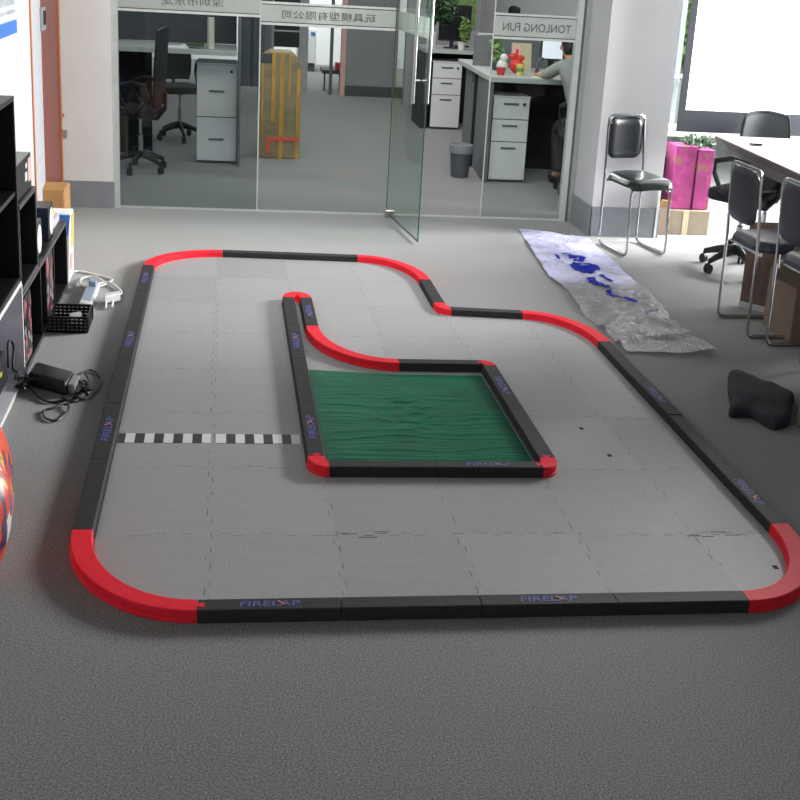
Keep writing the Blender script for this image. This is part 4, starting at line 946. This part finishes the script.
# wrapped package
pk = thing('wrapped_package', 'tall carton bound with yellow tape standing behind the glass', 'package', (.45, 11.55, 0))
def pkp(z): return 
mb = MB(); prof = [(.283, 0), (.637, 0), (.632, .78), (.60, .86), (.55, .90), (.37, .90), (.31, .86), (.277, .78)]
mb.hexa([(x, 11.55, z) for x, z in prof], [(x, 11.85, z) for x, z in prof]); mb.build('carton_body', 'wrap', pk, bevel=.012)
for (xa, xb, za, zb) in ((.455, .490, 0, .90), (.385, .415, .30, .90), (.60, .63, 0, .76), (.30, .318, .2, .80), (.53, .545, .5, .88)):
    MB().box(xa, xb, 11.544, 11.55, za, zb).build('yellow_tape', 'yellow_tape', pk)
MB().box(.345, .63, 11.542, 11.55, .155, .185).box(.345, .38, 11.542, 11.55, .05, .155).build('red_tape', 'red_tape', pk)
MB().prism([(.28, 11.548), (.40, 11.548), (.40, 11.56), (.28, 11.56)], .80, .88).build('dark_corner', 'desk_dark', pk)
dm = thing('wall_picture', 'dark purple picture on the far wall above the wrapped carton', 'picture', (.76, 17.45, 1))
MB().box(.60, .92, 17.46, 17.49, .55, 1.2).build('picture_panel', 'screen_dark', dm); MB().box(.60, .92, 17.455, 17.46, .74, .76).build('picture_line', 'desk_top', dm)
fr = thing('white_fridge', 'white upright cabinet in the bright far room', 'fridge', (1.2, 20.6, 0))
MB().box(1.07, 1.34, 20.6, 21.1, .12, .62).build('fridge_body', 'cab_white', fr, bevel=.01); MB().box(1.26, 1.32, 20.59, 20.6, .54, .58).build('blue_badge', 'poster', fr)
MB().box(1.08, 1.33, 20.62, 21.08, 0, .12).build('fridge_base', 'cab_gap', fr)
lt = thing('low_bench', 'low dark bench by the doorway to the bright far room', 'bench', (1.36, 17.8, 0))
MB().box(1.25, 1.50, 17.7, 18.2, .22, .27).build('bench_top', 'desk_dark', lt)
for x in (1.27, 1.47): MB().box(x, x+.02, 17.72, 17.76, 0, .22).build('leg', 'desk_dark', lt)
rb_ = MB().box(1.42, 1.50, 17.75, 17.9, .272, .36).build('red_carton', 'red_bow', loc=(1.46, 17.8, .272), bevel=.004); prop(rb_, 'small red carton on the low bench by the far doorway', 'box')
# middle desk
dk = thing('office_desk', 'desk with dark monitors and plants seen through the open doorway', 'desk', (2.4, 14.5, 0))
MB().box(2.05, 3.0, 14.05, 14.8, .785, .825).build('desktop', 'desk_top', dk, bevel=.003)
MB().box(2.05, 2.12, 14.1, 14.8, 0, .785).build('desk_side', 'dark', dk); MB().box(2.12, 3.0, 14.72, 14.8, 0, .785).build('modesty_panel', 'dark', dk)
pedestal('three-drawer white pedestal seen through the open doorway', 2.15, 2.46, 14.08, 14.6, .69, (.36, .53), True)
def monitor(label, x0, x1, y, z0, z1, m_='screen_dark', base=.08):
    o = thing('monitor', label, 'monitor', ((x0+x1)/2, y, z0-base))
    MB().box(x0, x1, y, y+.03, z0, z1).build('bezel', 'plastic_black', o, bevel=.004); MB().box(x0+.012, x1-.012, y-.003, y, z0+.015, z1-.012).build('screen', m_, o)
    xc = (x0+x1)/2; MB().box(xc-.02, xc+.02, y+.03, y+.05, z0-base, z0+.05).build('neck', 'plastic_black', o); MB().box(xc-.08, xc+.08, y-.04, y+.08, z0-base, z0-base+.012).build('base', 'plastic_black', o, bevel=.003)
monitor('large dark monitor on the desk seen through the doorway', 2.22, 2.52, 14.3, .90, 1.16, base=.074)
monitor('second dark monitor standing behind the first on the doorway desk', 2.44, 2.62, 14.62, .90, 1.26, base=.074)
pt_ = thing('potted_plant', 'bushy dark green plant in a white pot on the doorway desk', 'plant', (2.13, 14.25, .826))
MB().lathe((2.13, 14.2, .826), [(.05, 0), (.066, .16), (.06, .165)], 16, .9, 1).build('pot', 'pot_white', pt_, smooth=True); MB().lathe((2.13, 14.2, .985), [(.055, 0), (.055, .006)], 12, .9, 1).build('soil', 'soil', pt_)
foliage(MB(), (2.23, 14.22, 1.26), (.17, .15, .22), 260, .055, 3).tube([(2.13, 14.2, .99), (2.15, 14.2, 1.1), (2.2, 14.22, 1.25)], .008, 6).build('foliage', 'leaf', pt_)
pt_ = thing('potted_plant', 'pale green plant in a small pot beside the tall grey divider', 'plant', (2.42, 14.12, .826))
MB().lathe((2.44, 14.12, .826), [(.035, 0), (.045, .08), (.04, .082)], 14, .9, 1).build('pot', 'pot_white', pt_, smooth=True)
foliage(MB(), (2.47, 14.12, 1.03), (.07, .08, .13), 130, .035, 9).build('foliage', 'leaf_light', pt_)
pc_ = thing('wall_picture', 'green picture on the office wall behind the monitors', 'picture', (2.87, 16.38, 1.2))
MB().box(2.72, 3.0, 16.37, 16.4, .95, 1.32).build('picture_frame', 'desk_top', pc_); MB().box(2.735, 2.985, 16.365, 16.37, .965, 1.305).build('picture_print', 'leaf_light', pc_)
office_chair(2.92, 13.6, math.radians(180), 'dark arched chair back rising behind the tall grey divider', top=1.27, arms=False, kx=.3)
# right desk with its grey end panel and divider
dk = thing('office_desk', 'grey desk with end panel behind the right glass pane', 'desk', (2.6, 11.2, 0))
MB().prism([(2.09, 10.62), (3.0, 10.62), (3.0, 11.75), (2.28, 12.5), (2.14, 12.5)], .805, .845).build('desktop', 'desk_top', dk, bevel=.003)
MB().prism([(2.09, 10.64), (2.125, 10.64), (2.26, 12.5), (2.225, 12.5)], 0, .805).build('end_panel', 'desk_mid', dk)
MB().box(2.13, 3.0, 11.5, 11.54, .0, .805).build('modesty_panel', 'dark', dk)
MB().box(2.15, 3.02, 11.76, 11.80, .7, 1.1).build('partition_screen', 'desk_mid', dk)
dv_ = thing('desk_divider', 'tall grey divider panel with pale edges on the right desk', 'divider', (2.38, 12.55, 0))
MB().box(2.335, 2.465, 12.52, 12.56, 0, 1.07).build('divider_board', 'desk_mid', dv_); MB().box(2.32, 2.335, 12.515, 12.56, 0, 1.085).box(2.335, 2.465, 12.515, 12.56, 1.07, 1.085).build('divider_edge', 'alu_light', dv_)
pedestal('three-drawer white pedestal under the right desk behind the glass', 2.14, 2.44, 10.68, 11.1, .685, (.33, .51), True)
bn = thing('waste_bin', 'grey waste bin with a plastic liner beside the right desk', 'bin', (1.94, 10.9, 0))
MB().lathe((1.94, 10.9, 0), [(.075, .001), (.10, .25), (.095, .252), (.07, .01)], 20, .95, 1.1).build('bin_body', 'bin', bn, smooth=True)
MB().lathe((1.94, 10.9, 0), [(.103, .20), (.108, .235), (.106, .268), (.096, .27), (.09, .22)], 20, .95, 1.1).build('bin_liner', 'bin_bag', bn, smooth=True)
# items on the right desk
def on(name, label, cat, x, y): return thing(name, label, cat, (x, y, .846))
pf = on('picture_frame', 'pale framed picture with a pink print on the right desk', 'picture frame', 2.38, 11.4)
MB().hexa([(2.42, 11.40, .846), (2.59, 11.40, .846), (2.59, 11.42, .846), (2.42, 11.42, .846)], [(2.42, 11.46, 1.07), (2.59, 11.46, 1.07), (2.59, 11.48, 1.07), (2.42, 11.48, 1.07)]).build('frame_board', 'frame_tan', pf)
MB().slab([(2.425, 11.399, .86), (2.49, 11.399, .86), (2.49, 11.455, 1.055), (2.425, 11.455, 1.055)], (0, -.003, 0)).build('frame_print', 'pink_print', pf)
bw = on('gift_bow', 'red gift ornament with a bow on the right desk', 'gift', 2.37, 11.1)
MB().ellipsoid((2.395, 11.1, .905), (.06, .05, .058)).build('ornament_body', 'red_bow', bw, smooth=True); MB().ellipsoid((2.365, 11.1, .98), (.035, .02, .03)).ellipsoid((2.425, 11.1, .97), (.035, .02, .025)).tube([(2.395, 11.1, .95), (2.39, 11.1, 1.04)], .012, 8).build('bow', 'red_bow', bw, smooth=True)
cp = on('paper_cup', 'yellow and green paper cup in front of the red ornament', 'cup', 2.365, 10.95)
MB().lathe((2.395, 10.95, .846), [(.026, 0), (.034, .085), (.030, .085)], 16).build('cup_body', 'yellow', cp, smooth=True); MB().lathe((2.395, 10.95, .871), [(.0305, 0), (.0325, .03)], 16).build('green_band', 'leaf_light', cp, smooth=True)
wf = on('white_figurine', 'small white toy figurine on the right desk', 'figurine', 2.245, 11.1)
MB().ellipsoid((2.275, 11.1, .90), (.05, .04, .054)).ellipsoid((2.285, 11.1, .965), (.035, .035, .035)).build('figurine_body', 'pot_white', wf, smooth=True)
rp_ = on('red_pot', 'small red pot at the corner of the right desk', 'pot', 2.19, 10.85)
MB().lathe((2.215, 10.85, .846), [(.03, 0), (.04, .06), (.036, .062)], 16).build('pot_body', 'pot_red', rp_, smooth=True)
pt_ = thing('potted_plant', 'slim green plant growing at the corner of the right desk', 'plant', (2.27, 11.35, .846))
MB().lathe((2.27, 11.35, .846), [(.03, 0), (.04, .06), (.036, .062)], 14).build('pot', 'desk_dark', pt_, smooth=True)
foliage(MB(), (2.27, 11.35, 1.04), (.05, .05, .12), 90, .035, 17).tube([(2.27, 11.35, .90), (2.272, 11.35, 1.12)], .005, 6).build('foliage', 'leaf_light', pt_)
pp = MB().box(2.47, 2.62, 10.70, 10.82, .846, .853).build('paper_sheets', 'paper', loc=(2.5, 10.85, .846)); prop(pp, 'white papers in the middle of the right desk', 'papers')
hl = on('headphones', 'grey headset standing on the right desk beside the lit monitor', 'headset', 2.585, 11.0)
MB().tube([(2.55, 11.0, .89)]+[(2.585+.038*math.cos(t_), 11.0, .91+.075*math.sin(t_)) for t_ in [PI-PI*i/10 for i in range(11)]]+[(2.623, 11.0, .89)], .008, 8).build('headband', 'desk_mid', hl, smooth=True)
for x in (2.55, 2.623): MB().ellipsoid((x, 11.0, .88), (.018, .03, .033)).build('ear_cup', 'desk_dark', hl, smooth=True)
monitor('bright white monitor in front of the seated person', 2.615, 2.815, 11.2, .955, 1.20, 'screen_lit', base=.107)
orn = MB().box(2.66, 2.70, 11.75, 11.79, 1.102, 1.17).box(2.70, 2.74, 11.75, 11.79, 1.102, 1.14).build('orange_toy', 'yellow_tape', loc=(2.7, 11.77, 1.102), bevel=.008); prop(orn, 'small orange toy standing on the partition above the right desk', 'toy')
# blue chair and the seated person
office_chair(2.75, 10.22, math.radians(8), 'blue-backed office chair of the seated person behind the right pane', back='blue_fabric', seat='blue_fabric', top=.93, arms=True, rotb=.9, kx=.5)

def skinned(name, chains, mt, parent, levels=2, root=0):
    """chains: list of (verts [(x,y,z,r)], links) grown by a Skin modifier, then baked"""
    V, E, Rr_ = [], [], []
    V = [c[:3] for c in chains[0]]; Rr_ = [c[3] for c in chains[0]]; E = chains[1]
    me = bpy.data.meshes.new(name); me.from_pydata(V, E, [])
    o = bpy.data.objects.new(name, me); C.objects.link(o)
    md = o.modifiers.new('s', 'SKIN'); md.use_smooth_shade = True
    for i, sv in enumerate(me.skin_vertices[0].data):
        r = Rr_[i]; sv.radius = r if isinstance(r, tuple) else (r, r); sv.use_root = (i == root)
    o.modifiers.new('d', 'SUBSURF').levels = levels
    dg = bpy.context.evaluated_depsgraph_get(); dg.update()
    m2 = bpy.data.meshes.new_from_object(o.evaluated_get(dg)); bpy.data.objects.remove(o)
    m2.name = name; m2.materials.clear(); m2.materials.append(M[mt])
    loc = LOC[parent.name]
    for v in m2.vertices: v.co -= loc
    for p in m2.polygons: p.use_smooth = True
    q = bpy.data.objects.new(name, m2); C.objects.link(q); q.parent = parent; LOC[q.name] = loc; return q
pe = thing('person', 'person in a grey shirt with dark hair leaning over the right desk', 'person', (2.85, 10.4, 0))
T = lambda x, y, z, r: (x, y, z, r)
# head, arms and hands are one skin body; clothing covers trunk and legs; the person faces the desk (+y), leaning left
pelv, waist, chest, neck0, neck1, head0, head1 = (2.780, 10.30), (2.765, 10.36), (2.730, 10.47), (2.715, 10.525), (2.705, 10.55), (2.695, 10.585), (2.695, 10.58)
shL, elL, wrL, hdL = (2.625, 10.49, .965), (2.555, 10.63, .885), (2.515, 10.745, .872), (2.505, 10.775, .868)
shR, elR, wrR, hdR = (2.830, 10.52, .965), (2.855, 10.67, .885), (2.780, 10.77, .872), (2.765, 10.795, .868)
knL, anL, ftL = (2.705, 10.70, .47), (2.720, 10.68, .09), (2.705, 10.78, .045)
knR, anR, ftR = (2.840, 10.72, .47), (2.850, 10.70, .09), (2.845, 10.80, .045)
arms = [(2, 7), (7, 8), (8, 9), (9, 10), (2, 11), (11, 12), (12, 13), (13, 14)]
body = [(*pelv, .55, .09), (*waist, .72, .09), (*chest, .90, .105), (*neck0, .995, .05), (*neck1, 1.035, .046), (*head0, 1.09, (.060, .074)), (*head1, 1.15, (.056, .070)),
        (*shL, .045), (*elL, .034), (*wrL, .026), (*hdL, .021), (*shR, .045), (*elR, .034), (*wrR, .026), (*hdR, .021),
        (2.730, 10.42, .49, .07), (*knL, .055), (*anL, .038), (*ftL, .032), (2.820, 10.42, .49, .07), (*knR, .055), (*anR, .038), (*ftR, .032)]
links = [(0, 1), (1, 2), (2, 3), (3, 4), (4, 5), (5, 6)]+arms+[(0, 15), (15, 16), (16, 17), (17, 18), (0, 19), (19, 20), (20, 21), (21, 22)]
bd = skinned('body', (body, links), 'skin', pe)
for hx, hy, hz in (hdL, hdR):
    for k in range(5):
        off = (k-2)*.011; L = [.034, .048, .054, .050, .040][k]; tx = .022 if k == 4 else 0
        if k == 0: L = .026
        sgn = 1 if hx < 2.65 else -1
        ox = -off*sgn*-1; th = (.018*sgn if k == 0 else 0)
        MB().tube([(hx+ox, hy, hz), (hx+ox*1.2+th, hy+L*.55, hz+.004), (hx+ox*1.3+th*1.4, hy+L, hz-.012)], [.0075, .0068, .005], 8).build('finger', 'skin', bd, smooth=True)
shirt = [(*pelv, .53, .105), (*waist, .72, .108), (*chest, .91, .118), (*neck0, .99, .085), (*shL, .06), (*elL, .048), (2.530, 10.70, .878, .036), (*shR, .06), (*elR, .048), (2.810, 10.735, .878, .036)]
skinned('shirt', (shirt, [(0, 1), (1, 2), (2, 3), (2, 4), (4, 5), (5, 6), (2, 7), (7, 8), (8, 9)]), 'shirt', pe)
tr_ = [(*pelv, .52, .112), (2.730, 10.42, .50, .084), (*knL, .07), (*anL, .054), (2.820, 10.42, .50, .084), (*knR, .07), (*anR, .054)]
skinned('trousers', (tr_, [(0, 1), (1, 2), (2, 3), (0, 4), (4, 5), (5, 6)]), 'trousers', pe)
MB().ellipsoid((2.695, 10.565, 1.15), (.068, .078, .078)).ellipsoid((2.695, 10.545, 1.105), (.058, .06, .07)).build('hair', 'hair', pe, smooth=True)
MB().ellipsoid((2.692, 10.662, 1.095), (.009, .014, .016), 8, 6).build('nose', 'skin', pe, smooth=True)
for s_ in (-1, 1):
    MB().ellipsoid((2.692+.022*s_, 10.648, 1.117), (.008, .008, .007), 8, 6).build('eye', 'dark', pe, smooth=True)
    MB().ellipsoid((2.695+.062*s_, 10.59, 1.10), (.008, .014, .022), 8, 6).build('ear', 'skin', pe, smooth=True)
MB().ellipsoid((2.692, 10.652, 1.065), (.016, .007, .006), 8, 6).build('mouth', 'red_bow', pe, smooth=True)
for fx, fy_, _ in (ftL, ftR):
    MB().ellipsoid((fx, fy_-.02, .042), (.036, .10, .041)).build('shoe', 'dark', pe, smooth=True)

# ------------------------------------------------------------------ light
def area(name, loc, target, sx, sy, power, col=(1, 1, 1)):
    l = bpy.data.lights.new(name, 'AREA'); l.shape = 'RECTANGLE'; l.size = sx; l.size_y = sy; l.energy = power; l.color = col
    o = bpy.data.objects.new(name, l); C.objects.link(o); o.location = loc
    o.rotation_euler = (Vector(target)-Vector(loc)).to_track_quat('-Z', 'Y').to_euler(); return o
area('window_light_right', (5.4, 8.5, 1.85), (.2, 6.4, 0), 2.6, 1.5, 1130, (1, .99, .98))
area('window_light_back', (4.4, 9.9, 2.0), (1.4, 6.8, 0), 2.4, 1.8, 130, (.98, .99, 1))
area('added_office_top_fill', (.9, 13.0, 2.9), (.9, 13.0, 0), 3.0, 5.0, 95, (1, 1, .98))  # added fill from above to brighten the office, no fixture there
area('added_office_front_fill', (.9, 9.6, 2.7), (.9, 12.2, .3), 3.0, .8, 48, (1, 1, .98))  # added fill for the upright office faces turned to the glass
fl = area('added_front_fill', (.8, 4.2, 3.3), (.8, 9.4, .9), 3.0, 1.0, 52, (1, 1, .99)); fl.data.spread = math.radians(95)  # added fill for faces turned to the camera, not a fixture
area('far_room_light', (.9, 20.0, 2.6), (1.1, 21.5, 0.4), 1.6, 1.0, 150)
w = bpy.data.worlds.new('world'); scn.world = w; w.use_nodes = True
nt = w.node_tree; bgn = nt.nodes['Background']; bgn.inputs['Color'].default_value = (.93, .96, 1, 1); bgn.inputs['Strength'].default_value = .145
scn.view_settings.view_transform = 'Standard'; scn.view_settings.look = 'None'; scn.view_settings.exposure = 0
